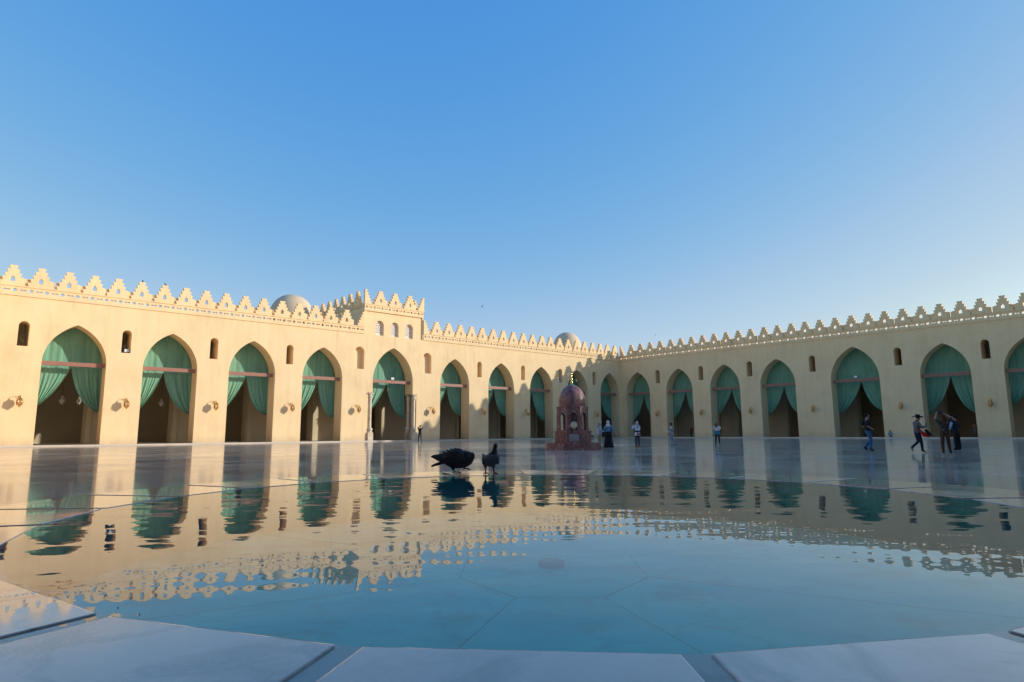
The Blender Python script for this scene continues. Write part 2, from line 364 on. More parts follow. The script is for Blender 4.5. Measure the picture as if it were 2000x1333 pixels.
def notch_arch(cx):            # portal arch: corners cut back for the columns below 6.1 m
    pts = arch_ring(cx, 2.95, STEP, 7.6, 1.75)
    out = []
    out.append((cx-3.55, STEP)); out.append((cx+3.55, STEP)); out.append((cx+3.55, 6.1)); out.append((cx+2.95, 6.1))
    out += pts[2:]
    out.append((cx-2.95, 6.1)); out.append((cx-3.55, 6.1))
    return out
LX0, RX1 = -92.5, 77.5
TOPW = 13.43
holes = []
for s, w in L_ARCH: holes.append(notch_arch(-s) if w > 2.8 else arch_for(-s, w))
for s in L_SLOT: holes.append(slot_ring(-s, 0.40, 8.95, 11.2))
for s in L_NICHE: holes.append(slot_ring(-s, 0.65, 8.97, 11.75))
# the front plane is left open under the arches: outer ring runs along the step
link('wall', plate([(LX0, 0.0), (0.0, 0.0), (0.0, TOPW), (LX0, TOPW)], holes, 0, D), 'cream_plaster', left)
for s in L_NICHE:
    link('niche_back', boxmesh(-s-0.7, -s+0.7, 0.55, 0.75, 8.9, 11.8), 'cream_plaster', left)
holes = [arch_for(t, w) for t, w in R_ARCH]+[slot_ring(t, 0.42, 9.1, 11.35) for t in R_SLOT]
link('wall', plate([(0.0, 0.0), (RX1, 0.0), (RX1, TOPW), (0.0, TOPW)], holes, 0, D), 'cream_plaster', right)

# inside: step floor, second row of piers, back wall, roof
link('step', boxmesh(LX0, 0.0, -0.32, 16, 0.004, STEP), 'step_marble', left)
link('step', boxmesh(0.0, RX1, -0.32, 16, 0.004, STEP+0.003), 'step_marble', right)
for par, x0, x1, arches, sg in ((left, LX0, 16.3, L_ARCH, -1), (right, 0.5, RX1, R_ARCH, 1)):
    hs_ = [arch_ring(sg*c, w*0.86, STEP+0.01, 7.0, 1.5) for c, w in arches if not (par is left and c < 1)]
    link('inner_pier_row', plate([(x0 if par is left else 0.5, STEP+0.006), (0.3 if par is left else x1, STEP+0.006), (0.3 if par is left else x1, 13.1), (x0 if par is left else 0.5, 13.1)], hs_, 7.6, 8.9), 'interior_plaster', par)
    link('back_wall', boxmesh(x0 if par is left else -15.5, x1, 15.6, 16.4, 0.0, 13.09), 'interior_plaster', par)
    link('roof', boxmesh(x0, x1, D-0.25 if par is left else D-0.24, 16.41, 13.1, 13.36 if par is left else 13.34), 'roof_plaster', par)
    for c, w in arches:                                    # pilasters on the pier faces
        for e in (-1, 1):
            link('pilaster', boxmesh(sg*c+e*(w*0.86+0.35)-0.22, sg*c+e*(w*0.86+0.35)+0.22, 7.35, 7.59, STEP+0.01, 8.6), 'interior_plaster', par)

# pierced frieze, one panel after another
FP = 1.17
def hexa(cx, cz, r): return [(cx+r*math.cos(R_(60*k+30)), cz+r*math.sin(R_(60*k+30))) for k in range(6)]
def arrows(cx, cz):
    up = [(-.29, 0), (-.2, .035), (-.16, .115), (-.1, .05), (0, .028), (.1, .05), (.16, .115), (.2, .035), (.29, 0)]
    return [(cx+x, cz+z) for x, z in up]+[(cx+x, cz-z) for x, z in up[-2:0:-1]]
def frieze_mesh(z0, z1, w=FP):
    zc = (z0+z1)/2+0.09
    return plate([(0, z0), (w, z0), (w, z1), (0, z1)], [hexa(w*.25, zc, .165), arrows(w*.75, zc)], -0.10, 0.18)
fm = frieze_mesh(TOPW, 14.25)
# merlons: five undercut steps, a pointed hole, thin parapet panels at the foot
def merlon_outline(b=14.36):
    half = [(.315, 16.15), (.235, 15.81), (.475, 15.78), (.385, 15.45), (.63, 15.42), (.535, 15.09), (.79, 15.06), (.695, 14.73), (.95, 14.70), (.86, b)]
    return half, [(-x, z) for x, z in half]
half, mir = merlon_outline()
hole = [(-.16, 14.68), (.16, 14.68), (.16, 14.99), (0, 15.2), (-.16, 14.99)]
def side_panels():
    bm = bmesh.new()
    box(bm, -1.01, -.62, 0.02, 0.12, 14.352, 15.03); box(bm, .62, 1.01, 0.02, 0.12, 14.352, 15.03); return mesh_of(bm)
merlon_me = join(plate(half[::-1][:-1]+[half[0]]+mir, [hole], -0.15, 0.15), side_panels())
half_l = plate([(0, 14.36)]+half[::-1]+[(0, 16.15)], [], -0.15, 0.15)          # right-hand half (towards +x)
half_r = plate([(0, 16.15)]+mir+[(0, 14.36)], [], -0.15, 0.15)
def merlon(par, x, y=0.0, rz=0.0, dz=0.0, me=merlon_me, name='merlon'):
    o = link(name, me, 'cream_plaster', par, (x, y, dz), rz+random.uniform(-.012, .012))
    o.scale = (random.uniform(.985, 1.015), 1, 1); o.rotation_euler[1] = random.uniform(-.004, .004); return o
PM = 2.022
def frieze_run(par, x0, x1, y=0.0, rz=0.0, dz=0.0, me=fm):
    n = int(math.ceil((x1-x0)/FP)); sc = (x1-x0)/n/FP
    for k in range(n):
        if rz == 0: loc = (x0+k*FP*sc, y, dz)
        else: loc = (y, x0+k*FP*sc, dz) if rz > 0 else (y, x1-k*FP*sc, dz)
        o = link('frieze_panel', me, 'cream_plaster', par, loc, rz); o.scale = (sc, 1, 1)
TS0, TS1 = 50.65, 41.80       # portal tower, along the left wall
frieze_run(left, LX0, -TS0); frieze_run(left, -TS1, -0.10); frieze_run(right, 0.10, RX1)
for par, x0, x1 in ((left, LX0, -TS0), (left, -TS1, -0.16), (right, 0.16, RX1)):
    link('ledge', boxmesh(x0, x1, -0.17, 0.17, 14.25, 14.36), 'cream_plaster', par)
x = -85.42-PM*3
while x < -TS0-0.9: merlon(left, x); x += PM
merlon(left, -TS0-0.02, me=half_r, name='half_merlon')
merlon(left, -TS1+0.02, me=half_l, name='half_merlon')
x = -39.62
while x < -0.8: merlon(left, x); x += 2.0147
x = 0.62+2.022
merlon(right, 0.16, me=half_l, name='half_merlon')
while x < RX1-1: merlon(right, x); x += PM

# ------------------------------------------------------------------ portal tower above the wide arch
tower = thing('portal_tower', 'raised cream block with three lattice windows and battlements above the widest sunlit arch', 'tower', ML @ Vector((-TS1, 0, TOPW)), ANG)
TWD, TW = TS0-TS1, 14.3       # width, depth; local x runs 0..-TWD
zt = 16.43-TOPW
wins = [(-(48.33-TS1)), (-(46.13-TS1)), (-(43.93-TS1))]
link('wall', plate([(-TWD, 0.003), (0, 0.003), (0, zt), (-TWD, zt)], [slot_ring(w, .58, 13.1-TOPW if False else 0.02, 15.36-TOPW) for w in wins], 0.10, 0.7), 'cream_plaster', tower)
# the window openings reach below the wall top, so the sills sit at its height
link('frame_post', boxmesh(-TWD, -TWD+.34, -0.02, 0.10, 0.003, zt), 'cream_plaster', tower)
link('frame_post', boxmesh(-.16, 0.0, -0.02, 0.10, 0.003, zt), 'cream_plaster', tower)
for sx in (-TWD, -0.6):
    link('side_wall', boxmesh(sx, sx+.6, 0.7, TW, 0.003 if sx == -0.6 else -0.06, zt), 'cream_plaster', tower)
link('rear_wall', boxmesh(-TWD, 0, TW, TW+.6, -0.05, zt), 'cream_plaster', tower)
link('roof', boxmesh(-TWD+.6, -.6, .7, TW, zt-.5, zt-.25), 'roof_plaster', tower)
tfm = frieze_mesh(0, 0.82)
tm = Matrix
frieze_run(tower, -TWD, 0, y=0.0, dz=zt, me=tfm)
frieze_run(tower, 0.1, TW, y=-TWD+0.10, rz=-math.pi/2, dz=zt, me=tfm)
frieze_run(tower, 0.1, TW, y=-0.10, rz=math.pi/2, dz=zt, me=tfm)
zl = zt+0.82
link('ledge', boxmesh(-TWD-.07, .07, -.17, .17, zl, zl+.11), 'cream_plaster', tower)
link('ledge', boxmesh(-TWD-.07, -TWD+.27, .17, TW, zl, zl+.11), 'cream_plaster', tower)
link('ledge', boxmesh(-.27, .07, .17, TW, zl, zl+.11), 'cream_plaster', tower)
dzm = zl+.11-14.36
for s in (48.36, 46.24, 43.98): merlon(tower, -(s-TS1), dz=dzm)
merlon(tower, -TWD-.03, me=half_l, dz=dzm, name='half_merlon'); merlon(tower, .03, me=half_r, dz=dzm, name='half_merlon')
for k in range(1, 7):
    merlon(tower, -TWD+.12, 2.05*k, -math.pi/2, dzm); merlon(tower, -.12, 2.05*k, math.pi/2, dzm)
for s in (1.2, 3.3, 5.4, 7.5): merlon(tower, -s, TW+.3, 0, dzm)
link('ledge', boxmesh(-TWD, 0, TW+.05, TW+.55, zt, zl+.11), 'cream_plaster', tower)
# lattice windows
def lattice(flower):
    z0, z1 = 0.02, 15.36-TOPW
    holes = []
    def ok(x, z, r):
        top = z1-.58
        if abs(x)+r > .5 or z-r < z0+.08: return False
        if z > top and math.hypot(x, z-top)+r > .5: return False
        return True
    if flower:
        rows = [(z0+.16+.235*k) for k in range(9)]
        for i, z in enumerate(rows):
            for j in range(-3, 4):
                xx = j*.235+(.117 if i % 2 else 0)
                if ok(xx, z, .085): holes.append([(xx+(.088 if q % 2 else .055)*math.cos(R_(36*q)), z+(.088 if q % 2 else .055)*math.sin(R_(36*q))) for q in range(10)])
    else:
        for i in range(16):
            for j in range(-4, 5):
                xx = j*.12+(.06 if i % 2 else 0); z = z0+.12+.125*i
                if ok(xx, z, .042): holes.append(hexa(xx, z, .04))
    return plate([(x, z) for x, z in slot_ring(0, .6, z0, z1+.01)], holes, .42, .50)
la, lb = lattice(True), lattice(False)
for w, me in zip(wins, (la, lb, la)):
    f = link('window_lattice', me, 'stucco_lattice', tower, (w, 0, 0))
    link('window_glass', boxmesh(-.62, .62, .54, .56, 0, 2.0), 'dusty_glass', f)

# columns of the portal
bm = bmesh.new(); box(bm, -.36, .36, -.36, .36, 0, 1.0)
lathe(bm, [(.34, 1.0), (.34, 1.08), (.30, 1.12), (.36, 1.22), (.40, 1.36), (.36, 1.5), (.26, 1.58), (.22, 1.66)], 20); ped_me = mesh_of(bm)
bm = bmesh.new(); lathe(bm, [(.22, 1.66), (.215, 2.5), (.205, 4.85), (.20, 5.02)], 20); shaft_me = mesh_of(bm)
bm = bmesh.new(); lathe(bm, [(.20, 5.02), (.25, 5.06), (.25, 5.12), (.2, 5.16), (.30, 5.30), (.35, 5.44), (.30, 5.56), (.22, 5.62), (.26, 5.70), (.36, 5.82), (0, 5.82)], 20)
box(bm, -.36, .36, -.36, .36, 5.80, 5.88); cap_me = mesh_of(bm)
for s in (46.25+3.2, 46.25-3.2):
    for d in (.12, 1.42):
        c_ = link('portal_column', shaft_me, 'pale_column_marble', left, (-s, d, STEP))
        link('pedestal', ped_me, 'pale_column_marble', c_); link('capital', cap_me, 'pale_column_marble', c_)
    link('column_beam', boxmesh(-s-.38, -s+.38, -.06, D, STEP+5.885, 6.098), 'carved_brown_wood', left)

# tie beams across the arches
def beams(par, arches, sg):
    for c, w in arches:
        link('tie_beam', boxmesh(sg*c-w-.05, sg*c+w+.05, .58, .86, 7.42, 7.80), 'carved_brown_wood', par)
beams(left, L_ARCH, -1); beams(right, R_ARCH, 1)

# ------------------------------------------------------------------ roof domes beyond the parapets
def dome(label, s, d, r, zb, ztop):
    t = thing('roof_dome', label, 'dome', LW(s, d, 13.36), ANG, 'domes on the roof')
    bm = bmesh.new()
    hh = ztop-zb
    prof = [(r, zb-13.36)]
    for k in range(1, 15):
        a = math.pi/2*k/14; prof.append((r*math.cos(a)**.92 if k < 14 else 0, zb-13.36+hh*math.sin(a)))
    lathe(bm, prof, 48); link('dome_shell', mesh_of(bm), 'dome_plaster', t)
    bm = bmesh.new(); lathe(bm, [(r+.12, 0), (r+.12, zb-13.36-.02), (r-.3, zb-13.36-.02)], 8, smooth=False)
    link('drum', mesh_of(bm), 'dome_plaster', t)
dome('smooth cream dome peeping over the battlements beside the portal tower', 53.9, 15, 2.95, 17.4, 20.45)
dome('smooth cream dome peeping over the battlements near the corner', -2.3, 15, 2.85, 17.5, 20.8)

# ------------------------------------------------------------------ the two sides of the court behind the camera (their shadow falls across the pool)
def far_side(label, origin, rz, x0, x1, arches):
    t = thing('arcade_wall', label, 'wall', origin, rz, 'arcades round the courtyard')
    link('wall', plate([(x0, 0), (x1, 0), (x1, TOPW), (x0, TOPW)], [arch_for(c, 2.5) for c in arches], 0, D), 'cream_plaster', t)
    link('back_wall', boxmesh(x0-16, x1+16, 10, 10.6, 0, 13.1), 'interior_plaster', t)
    link('roof', boxmesh(x0-16, x1+16, D-.25, 10.61, 13.1, 13.35), 'roof_plaster', t)
    link('step', boxmesh(x0+.33, x1-.33, -.3, 10, 0.003, STEP-.004), 'step_marble', t)
    link('ledge', boxmesh(x0+.2, x1-.2, -.17, .17, 14.25, 14.36), 'cream_plaster', t)
    frieze_run(t, x0+.2, x1-.2)
    n = int((x1-x0)/PM)
    for k in range(n): merlon(t, x0+1.05+k*PM)
far_side('sunlit arcade wall off the left edge, facing the shaded wall', CORNER+(ML.to_3x3() @ Vector((-92.5, 0, 0))), ANG+math.pi/2, -77.5, 0, [-4, -12, -20, -28.4, -38.8, -49, -57.2, -65.5, -73.7])
far_side('arcade wall behind the camera whose shadow covers the pool', CORNER+(MR.to_3x3() @ Vector((77.5, 0, 0))), ANG+math.pi, 0, 92.5, [3.9, 12, 20, 28.3, 36.5, 46.2, 56, 64, 72, 80.3, 88.5])

# ------------------------------------------------------------------ curtains
def drape(w, seed, side, tie, bulge, part=0.0, topz=7.52):
    rnd = random.Random(seed); bm = bmesh.new(); NU, NV = 56, 22
    ph = rnd.random()*6; nf = rnd.choice((6, 7, 8)); g = []
    for i in range(NU+1):
        u = i/NU; xt = -w-.12+(w+.12+part*(-side))*u; col = []
        for j in range(NV+1):
            v = j/NV
            ex, ez = -w-.05+.16*u, tie-.05+.10*(1-u)
            sx = xt+( -w-xt)*.12*u; cz = tie+1.35-bulge*u
            x = (1-v)**2*xt+2*v*(1-v)*(xt*(.80 if side < 0 else .66)-w*(.20 if side < 0 else .34))+v*v*ex
            z = (1-v)**2*topz+2*v*(1-v)*cz+v*v*ez
            amp = .02+.085*math.sin(min(1, v*1.15)*math.pi*.62)
            uu = u+.06*math.sin(4.1*u+ph)+.02*math.sin(2.3*v+ph*3)
            y = amp*(.62*math.sin(uu*nf*2*math.pi+ph)+.45*math.sin(uu*nf*3.7+ph*1.7+1.2*v)+.3*math.sin(uu*23+ph*2.3))+.05*math.sin(v*3+ph)*u
            col.append(bm.verts.new((side*x, y, z)))
        g.append(col)
    for i in range(NU):
        for j in range(NV):
            f = bm.faces.new((g[i][j], g[i+1][j], g[i+1][j+1], g[i][j+1])); f.smooth = True
    me = mesh_of(bm); return me
def upper(w, spring, e, seed):
    rnd = random.Random(seed); bm = bmesh.new(); NU, NV = 60, 12; ph = rnd.random()*6; g = []
    Rr = w+e
    for i in range(NU+1):
        x = -(w+.1)+2*(w+.1)*i/NU; ax = min(abs(x), w)
        top = spring+math.sqrt(max(0, Rr*Rr-(ax+e)**2))+.12; col = []
        for j in range(NV+1):
            v = j/NV; z = 7.35+(top-7.35)*v
            y = .05*math.sin(x*4.2+ph+.3*math.sin(z*1.3))*(1-.5*v)+.02*math.sin(x*11+ph)
            col.append(bm.verts.new((x, y, z)))
        g.append(col)
    for i in range(NU):
        for j in range(NV):
            f = bm.faces.new((g[i][j], g[i+1][j], g[i+1][j+1], g[i][j+1])); f.smooth = True
    return mesh_of(bm)
ORD = ['first', 'second', 'third', 'fourth', 'fifth', 'sixth', 'seventh', 'eighth', 'ninth', 'tenth', 'eleventh']
def curtain(frame, x, w, label, seed):
    t = thing('arch_curtain', label, 'curtain', frame @ Vector((x, D+.16, 0)), ANG if frame is ML else ANG-math.pi/2, 'green curtains in the arches')
    link('upper_panel', upper(w, 7.55 if w < 2.8 else 7.6, 1.5 if w < 2.8 else 1.75, seed), 'green_curtain_cloth', t)
    rnd = random.Random(seed*13+5)
    part = rnd.uniform(-.28, .28)
    for sd in (-1, 1):
        link('drape', drape(w, seed*7+sd, sd, 3.2+rnd.uniform(-.35, .4)+(.15 if sd > 0 else 0), (.8 if sd < 0 else -.1)+rnd.uniform(-.35, .35), part), 'green_curtain_cloth', t)
lc = {80.3: 'pale sunlit green curtain in the leftmost arch of the sunlit wall', 72.2: 'sunlit green curtain in the second arch from the left',
      64.05: 'sunlit green curtain in the third arch from the left', 55.85: 'sunlit green curtain in the arch just left of the columned portal',
      46.25: 'green curtain in the columned portal under the raised tower', 36.4: 'green curtain in the arch just right of the columned portal',
      27.9: 'green curtain in the arch above the two pigeons, second right of the portal', 19.6: 'shaded green curtain in the arch just left of the red stone kiosk',
      11.25: 'dark green curtain in the arch partly hidden behind the kiosk dome', 3.0: 'dark green curtain in the last arch of the left wall, beside the corner',
      88.55: 'green curtain in an arch beyond the left edge of the picture'}
for k, (s, w) in enumerate(L_ARCH):
    if s < 85: curtain(ML, -s, w, lc[s], 11+k)
rc = ['dark green curtain in the first shaded arch right of the corner', 'dark green curtain in the second shaded arch right of the corner', 'dark green curtain in the third shaded arch right of the corner',
      'dark green curtain in the fourth shaded arch right of the corner', 'dark green curtain in the widest arch of the shaded wall', 'dark green curtain in the arch behind the woman in brown trousers',
      'dark green curtain in the arch cut by the right edge of the picture']
for k, (tt, w) in enumerate(R_ARCH[:7]): curtain(MR, tt, w, rc[k], 31+k)

# ------------------------------------------------------------------ wall lanterns
def lantern_meshes():
    bm = bmesh.new()
    box(bm, -.09, .09, -.035, -.002, .05, .45)
    tube(bm, [(0, -.03, .32), (0, -.25, .50), (0, -.50, .52), (0, -.62, .44)], [.025, .022, .02, .018], 6)
    tube(bm, [(0, -.03, .12), (0, -.16, .22), (0, -.22, .36), (0, -.25, .5)], [.018]*4, 6)
    br = mesh_of(bm)
    bm = bmesh.new()
    lathe(bm, [(0, .46), (.03, .44), (.05, .40), (.02, .36), (.06, .33), (.09, .27), (.06, .23), (.20, .18), (.27, .10), (.25, .07), (0, .07)], 6, 0, -.62, smooth=False)
    cap = mesh_of(bm)
    bm = bmesh.new()
    lathe(bm, [(.25, .07), (.26, .03), (.23, .0), (.235, -.02)], 6, 0, -.62, smooth=False)
    lathe(bm, [(.22, -.46), (.25, -.49), (.23, -.53), (.12, -.60), (.14, -.64), (.06, -.70), (.02, -.78), (0, -.80)], 6, 0, -.62, smooth=False)
    for k in range(6):
        a = R_(60*k); c, s = math.cos(a), math.sin(a)
        tube(bm, [(.23*c, -.62+.23*s, 0), (.275*c, -.62+.275*s, -.12), (.275*c, -.62+.275*s, -.34), (.22*c, -.62+.22*s, -.48)], .022, 5)
    fr = mesh_of(bm)
    bm = bmesh.new(); lathe(bm, [(.215, 0), (.255, -.12), (.255, -.34), (.205, -.48)], 6, 0, -.62, smooth=False)
    gl = mesh_of(bm)
    return br, cap, fr, gl
LBR, LCAP, LFR, LGL = lantern_meshes()
def lantern(frame, x, label):
    t = thing('wall_lantern', label, 'lantern', frame @ Vector((x, 0, 4.12)), ANG if frame is ML else ANG-math.pi/2, 'brass lanterns on the arcade walls')
    for n_, me, m_ in (('bracket', LBR, 'brass'), ('cap', LCAP, 'brass'), ('cage', LFR, 'brass'), ('glass', LGL, 'amber_glass')): link(n_, me, m_, t).scale = (.86, .95, .86)
for s, l_ in ((84.1, 'brass lantern left of the leftmost arch, at the left edge of the picture'), (75.95, 'brass lantern between the first and second arches from the left'),
              (67.8, 'brass lantern between the second and third arches from the left'), (59.6, 'brass lantern between the third and fourth arches from the left'),
              (51.3, 'brass lantern just left of the columned portal'), (40.35, 'brass lantern just right of the columned portal'),
              (31.6, 'brass lantern on the shadow edge above the pigeons'), (23.1, 'brass lantern between the two arches left of the red kiosk'),
              (7.15, 'brass lantern right of the kiosk, left of the corner arch')):
    lantern(ML, -s, l_)
for tt, l_ in ((7.85, 'brass lantern on the first pier of the shaded wall right of the corner'), (16.15, 'brass lantern on the second pier of the shaded wall right of the corner'),
               (24.35, 'brass lantern on the third pier of the shaded wall right of the corner'), (33.4, 'brass lantern left of the widest shaded arch'),
               (44.1, 'brass lantern right of the widest shaded arch, above the hatted woman'), (53.15, 'brass lantern on the pier nearest the right edge of the picture')):
    lantern(MR, tt, l_)

# hanging glass lamps seen in the slot windows
def hanging_lamp(frame, x, label, d=3.2, h=10.2, grp='lamps hanging behind the slot windows'):
    t = thing('hanging_lamp', label, 'lamp', frame @ Vector((x, d, h)), 0, grp)
    bm = bmesh.new(); tube(bm, [(0, 0, .3), (0, 0, 13.08-h)], .012, 5); link('chain', mesh_of(bm), 'black_plastic', t)
    bm = bmesh.new(); lathe(bm, [(.05, .3), (.16, .2), (.09, .1), (.24, -.1), (.27, -.25), (.14, -.45), (.17, -.52), (0, -.52)], 14); link('glass_bowl', mesh_of(bm), 'lamp_glass', t)
hanging_lamp(ML, -84.05, 'glass lamp hanging in the leftmost slot window')
hanging_lamp(ML, -75.75, 'glass lamp hanging in the slot window between the first two arches')
hanging_lamp(ML, -67.35, 'glass lamp hanging in the slot window between the second and third arches')
hanging_lamp(MR, 45.2, 'glass lamp hanging in the slot window right of the widest shaded arch')
hanging_lamp(MR, 54.4, 'glass lamp hanging in the slot window nearest the right edge')

for x_, l_ in ((-80.4, 'glass lamp hanging in the dark inside the leftmost arch, nearer its middle'), (-79.0, 'glass lamp hanging in the dark inside the leftmost arch, nearer its right jamb'), (-71.6, 'glass lamp hanging in the dark inside the second arch from the left')):
    hanging_lamp(ML, x_, l_, 5.5, 4.6, 'lamps hanging inside the arches')
def floodlight(loc, rz, label):
    t = thing('floodlight', label, 'floodlight', loc, rz, 'floodlights on the beams and sills')
    bm = bmesh.new(); box(bm, -.26, .26, -.1, .12, .08, .44); box(bm, -.05, .05, -.04, .06, 0, .08); link('housing', mesh_of(bm), 'black_plastic', t)
    link('lens', boxmesh(-.21, .21, -.115, -.101, .12, .40), 'lamp_lens', t)
floodlight(LW(46.0, .7, 7.80), ANG, 'small floodlight on the beam of the columned portal')
floodlight(RW(38.75, .7, 7.80), ANG-math.pi/2, 'small floodlight on the beam of the widest shaded arch')
floodlight(LW(76.15, .35, 8.95), ANG, 'small white floodlight on the sill of the slot window between the first two arches')
floodlight(LW(15.3, .35, 8.95), ANG, 'small floodlight on the sill of the slot window left of the kiosk finial')
#PART2
# ------------------------------------------------------------------ fountain pool on its raised plinth
PC = Vector((0.161, 2.774, 0)); ZT = 0.70
G0 = -87.3
pool = thing('fountain_pool', 'round white marble fountain pool brimming with blue water in the foreground', 'fountain', PC)
def pol(r, a, z=None):
    a = R_(a); return (r*math.cos(a), r*math.sin(a)) if z is None else (r*math.cos(a), r*math.sin(a), z)
def slab_mesh():
    """one rim slab, centred on angle 0 of its own frame, corners chamfered beside the channels"""
    bm = bmesh.new(); ri, ro, g = 1.862, 2.42, 0.020
    h = 7.5
    def off(r, sg):                                   # point on the slab's side edge: channel edge parallel to the joint line
        x = math.sqrt(r*r-g*g); a = R_(sg*h)
        return Vector((x*math.cos(a)+sg*g*math.sin(a), x*math.sin(a)-sg*g*math.cos(a)))
    a0, a1, b0, b1 = off(ri, -1), off(ri, 1), off(ro, -1), off(ro, 1)
    ch = 0.005
    pts = [a0+(b0-a0).normalized()*ch, b0, b1, a1+(b1-a1).normalized()*ch, a1+(a0-a1).normalized()*ch*.7, a0+(a1-a0).normalized()*ch*.7]
    vb = [bm.verts.new((p.x, p.y, ZT-.075)) for p in pts]; vt = [bm.verts.new((p.x, p.y, ZT)) for p in pts]
    bm.faces.new(vt); bm.faces.new(vb[::-1])
    for k in range(6): bm.faces.new((vb[k], vb[(k+1) % 6], vt[(k+1) % 6], vt[k]))
    bmesh.ops.recalc_face_normals(bm, faces=bm.faces)
    ed = [e for e in bm.edges if all(abs(v.co.z-ZT) < 1e-5 for v in e.verts)]
    bmesh.ops.bevel(bm, geom=ed, offset=0.0038, segments=3, profile=.6, affect='EDGES')
    return mesh_of(bm)
sm = slab_mesh()
for k in range(24):
    link('rim_slab', sm, 'wet_white_marble', pool, (0, 0, random.uniform(-.0004, .0004)), R_(G0+7.5+15*k))
def annulus(r0, r1, z, n=24, ph=G0):
    bm = bmesh.new(); a = [bm.verts.new(pol(r0, ph+360*k/n, z)) for k in range(n)]; b = [bm.verts.new(pol(r1, ph+360*k/n, z)) for k in range(n)]
    for k in range(n): bm.faces.new((a[k], b[k], b[(k+1) % n], a[(k+1) % n]))
    return mesh_of(bm)
def wall_ring(r, z0, z1, n=24, ph=G0):
    bm = bmesh.new(); a = [bm.verts.new(pol(r, ph+360*k/n, z0)) for k in range(n)]; b = [bm.verts.new(pol(r, ph+360*k/n, z1)) for k in range(n)]
    for k in range(n): bm.faces.new((a[k], a[(k+1) % n], b[(k+1) % n], b[k]))
    return mesh_of(bm)
link('channel_bed', annulus(1.85, 2.41, ZT-.0052), 'channel_marble', pool)
link('basin_wall', wall_ring(1.85, ZT-.27, ZT-.0056), 'pool_wall_tile', pool)
link('plinth', wall_ring(2.40, 0.41, ZT-.0056), 'wet_white_marble', pool)
for r, z in ((2.68, .41), (2.95, .2)):
    bm = bmesh.new(); n = 24
    lathe(bm, [(2.39, z), (r, z), (r, 0.0 if r > 2.9 else .2)], 24, smooth=False, phase=R_(G0)); link('plinth_step', mesh_of(bm), 'wet_white_marble', pool)
ZB = 0.44
bm = bmesh.new(); bm.faces.new([bm.verts.new(pol(1.85, G0+15*k, ZB-.02)) for k in range(24)]); link('basin_bed', mesh_of(bm), 'pool_joint', pool)
def oct_pt(k, f=1.0):
    a = R_(22.5+45*k); return Vector((.40*f*math.cos(a), .55*f*math.sin(a)))
def prism(pts, z0, z1):
    bm = bmesh.new(); vb = [bm.verts.new((p[0], p[1], z0)) for p in pts]; vt = [bm.verts.new((p[0], p[1], z1)) for p in pts]; n = len(pts)
    bm.faces.new(vt); bm.faces.new(vb[::-1])
    for k in range(n): bm.faces.new((vb[k], vb[(k+1) % n], vt[(k+1) % n], vt[k]))
    return mesh_of(bm)
link('basin_slab', prism([oct_pt(k, .991) for k in range(8)], ZB-.02, ZB), 'pool_floor_marble', pool)
for k in range(8):
    a, b = oct_pt(k, 1.004), oct_pt(k+1, 1.004); t_ = (b-a).normalized()*.0035
    A0, B0 = math.atan2(a.y, a.x), math.atan2(b.y, b.x)
    if B0 < A0: B0 += 2*math.pi
    arc = [Vector((1.845*math.cos(A0+(B0-A0)*q/6), 1.845*math.sin(A0+(B0-A0)*q/6))) for q in range(7)]
    arc[0] += (arc[1]-arc[0]).normalized()*.0035; arc[-1] += (arc[-2]-arc[-1]).normalized()*.0035
    link('basin_slab', prism([a+t_]+arc+[b-t_], ZB-.02, ZB-random.uniform(0, .002)), 'pool_floor_marble', pool)
bm = bmesh.new(); lathe(bm, [(.055, ZB), (.055, ZB+.022), (.04, ZB+.028), (0, ZB+.028)], 20, smooth=False); link('drain', mesh_of(bm), 'drain_metal', pool)
bm = bmesh.new(); bm.faces.new([bm.verts.new(pol(2.405, G0+5*k, 0)) for k in range(72)])
link('water', mesh_of(bm), 'pool_water', loc=PC+Vector((0, 0, ZT-.0024)), kind='structure')

# ------------------------------------------------------------------ red stone kiosk with a dome
kx = thing('ablution_kiosk', 'small octagonal dark red stone kiosk with speckled dome and gilt finial', 'kiosk', (3.53, 37.4, 0))
KR = -math.pi/2
def octa(af, z0, z1, rz=R_(22.5)):
    r = af/2/math.cos(R_(22.5)); return prism([(r*math.cos(rz+R_(45*k)), r*math.sin(rz+R_(45*k))) for k in range(8)], z0, z1)
def octring(af0, af1, z0, z1):
    bm = bmesh.new(); rz = R_(22.5); q = []
    for af, z in ((af0, z0), (af0, z1), (af1, z1), (af1, z0)):
        r = af/2/math.cos(rz); q.append([bm.verts.new((r*math.cos(rz+R_(45*k)), r*math.sin(rz+R_(45*k)), z)) for k in range(8)])
    for i in range(4):
        for k in range(8): bm.faces.new((q[i][k], q[i][(k+1) % 8], q[(i+1) % 4][(k+1) % 8], q[(i+1) % 4][k]))
    return mesh_of(bm)
link('base_slab', octa(3.05, 0.002, .14), 'red_porphyry', kx)
link('trough_wall', octring(3.16, 2.9, 0.002, .40), 'red_porphyry', kx)
link('lower_body', octa(2.08, .14, 1.02), 'red_porphyry', kx)
link('lower_cornice', octa(2.14, 1.02, 1.09), 'red_porphyry', kx)
link('front_block', boxmesh(-.42, .42, -1.57, -1.03, .002, .47), 'red_porphyry', kx)
link('worn_plate', boxmesh(-.30, .27, -1.052, -1.041, .50, .90), 'grey_plate', kx)
af = 1.80; fw_ = af*math.tan(R_(22.5))
pan = plate([(-fw_/2, 1.09), (fw_/2, 1.09), (fw_/2, 2.42), (-fw_/2, 2.42)], [arch_ring(0, .20, 1.13, 1.86, .12, 8)], -af/2, -af/2+.08)
for k in range(8):
    p_ = link('arched_panel', pan, 'red_porphyry', kx, (0, 0, 0), R_(45*k))
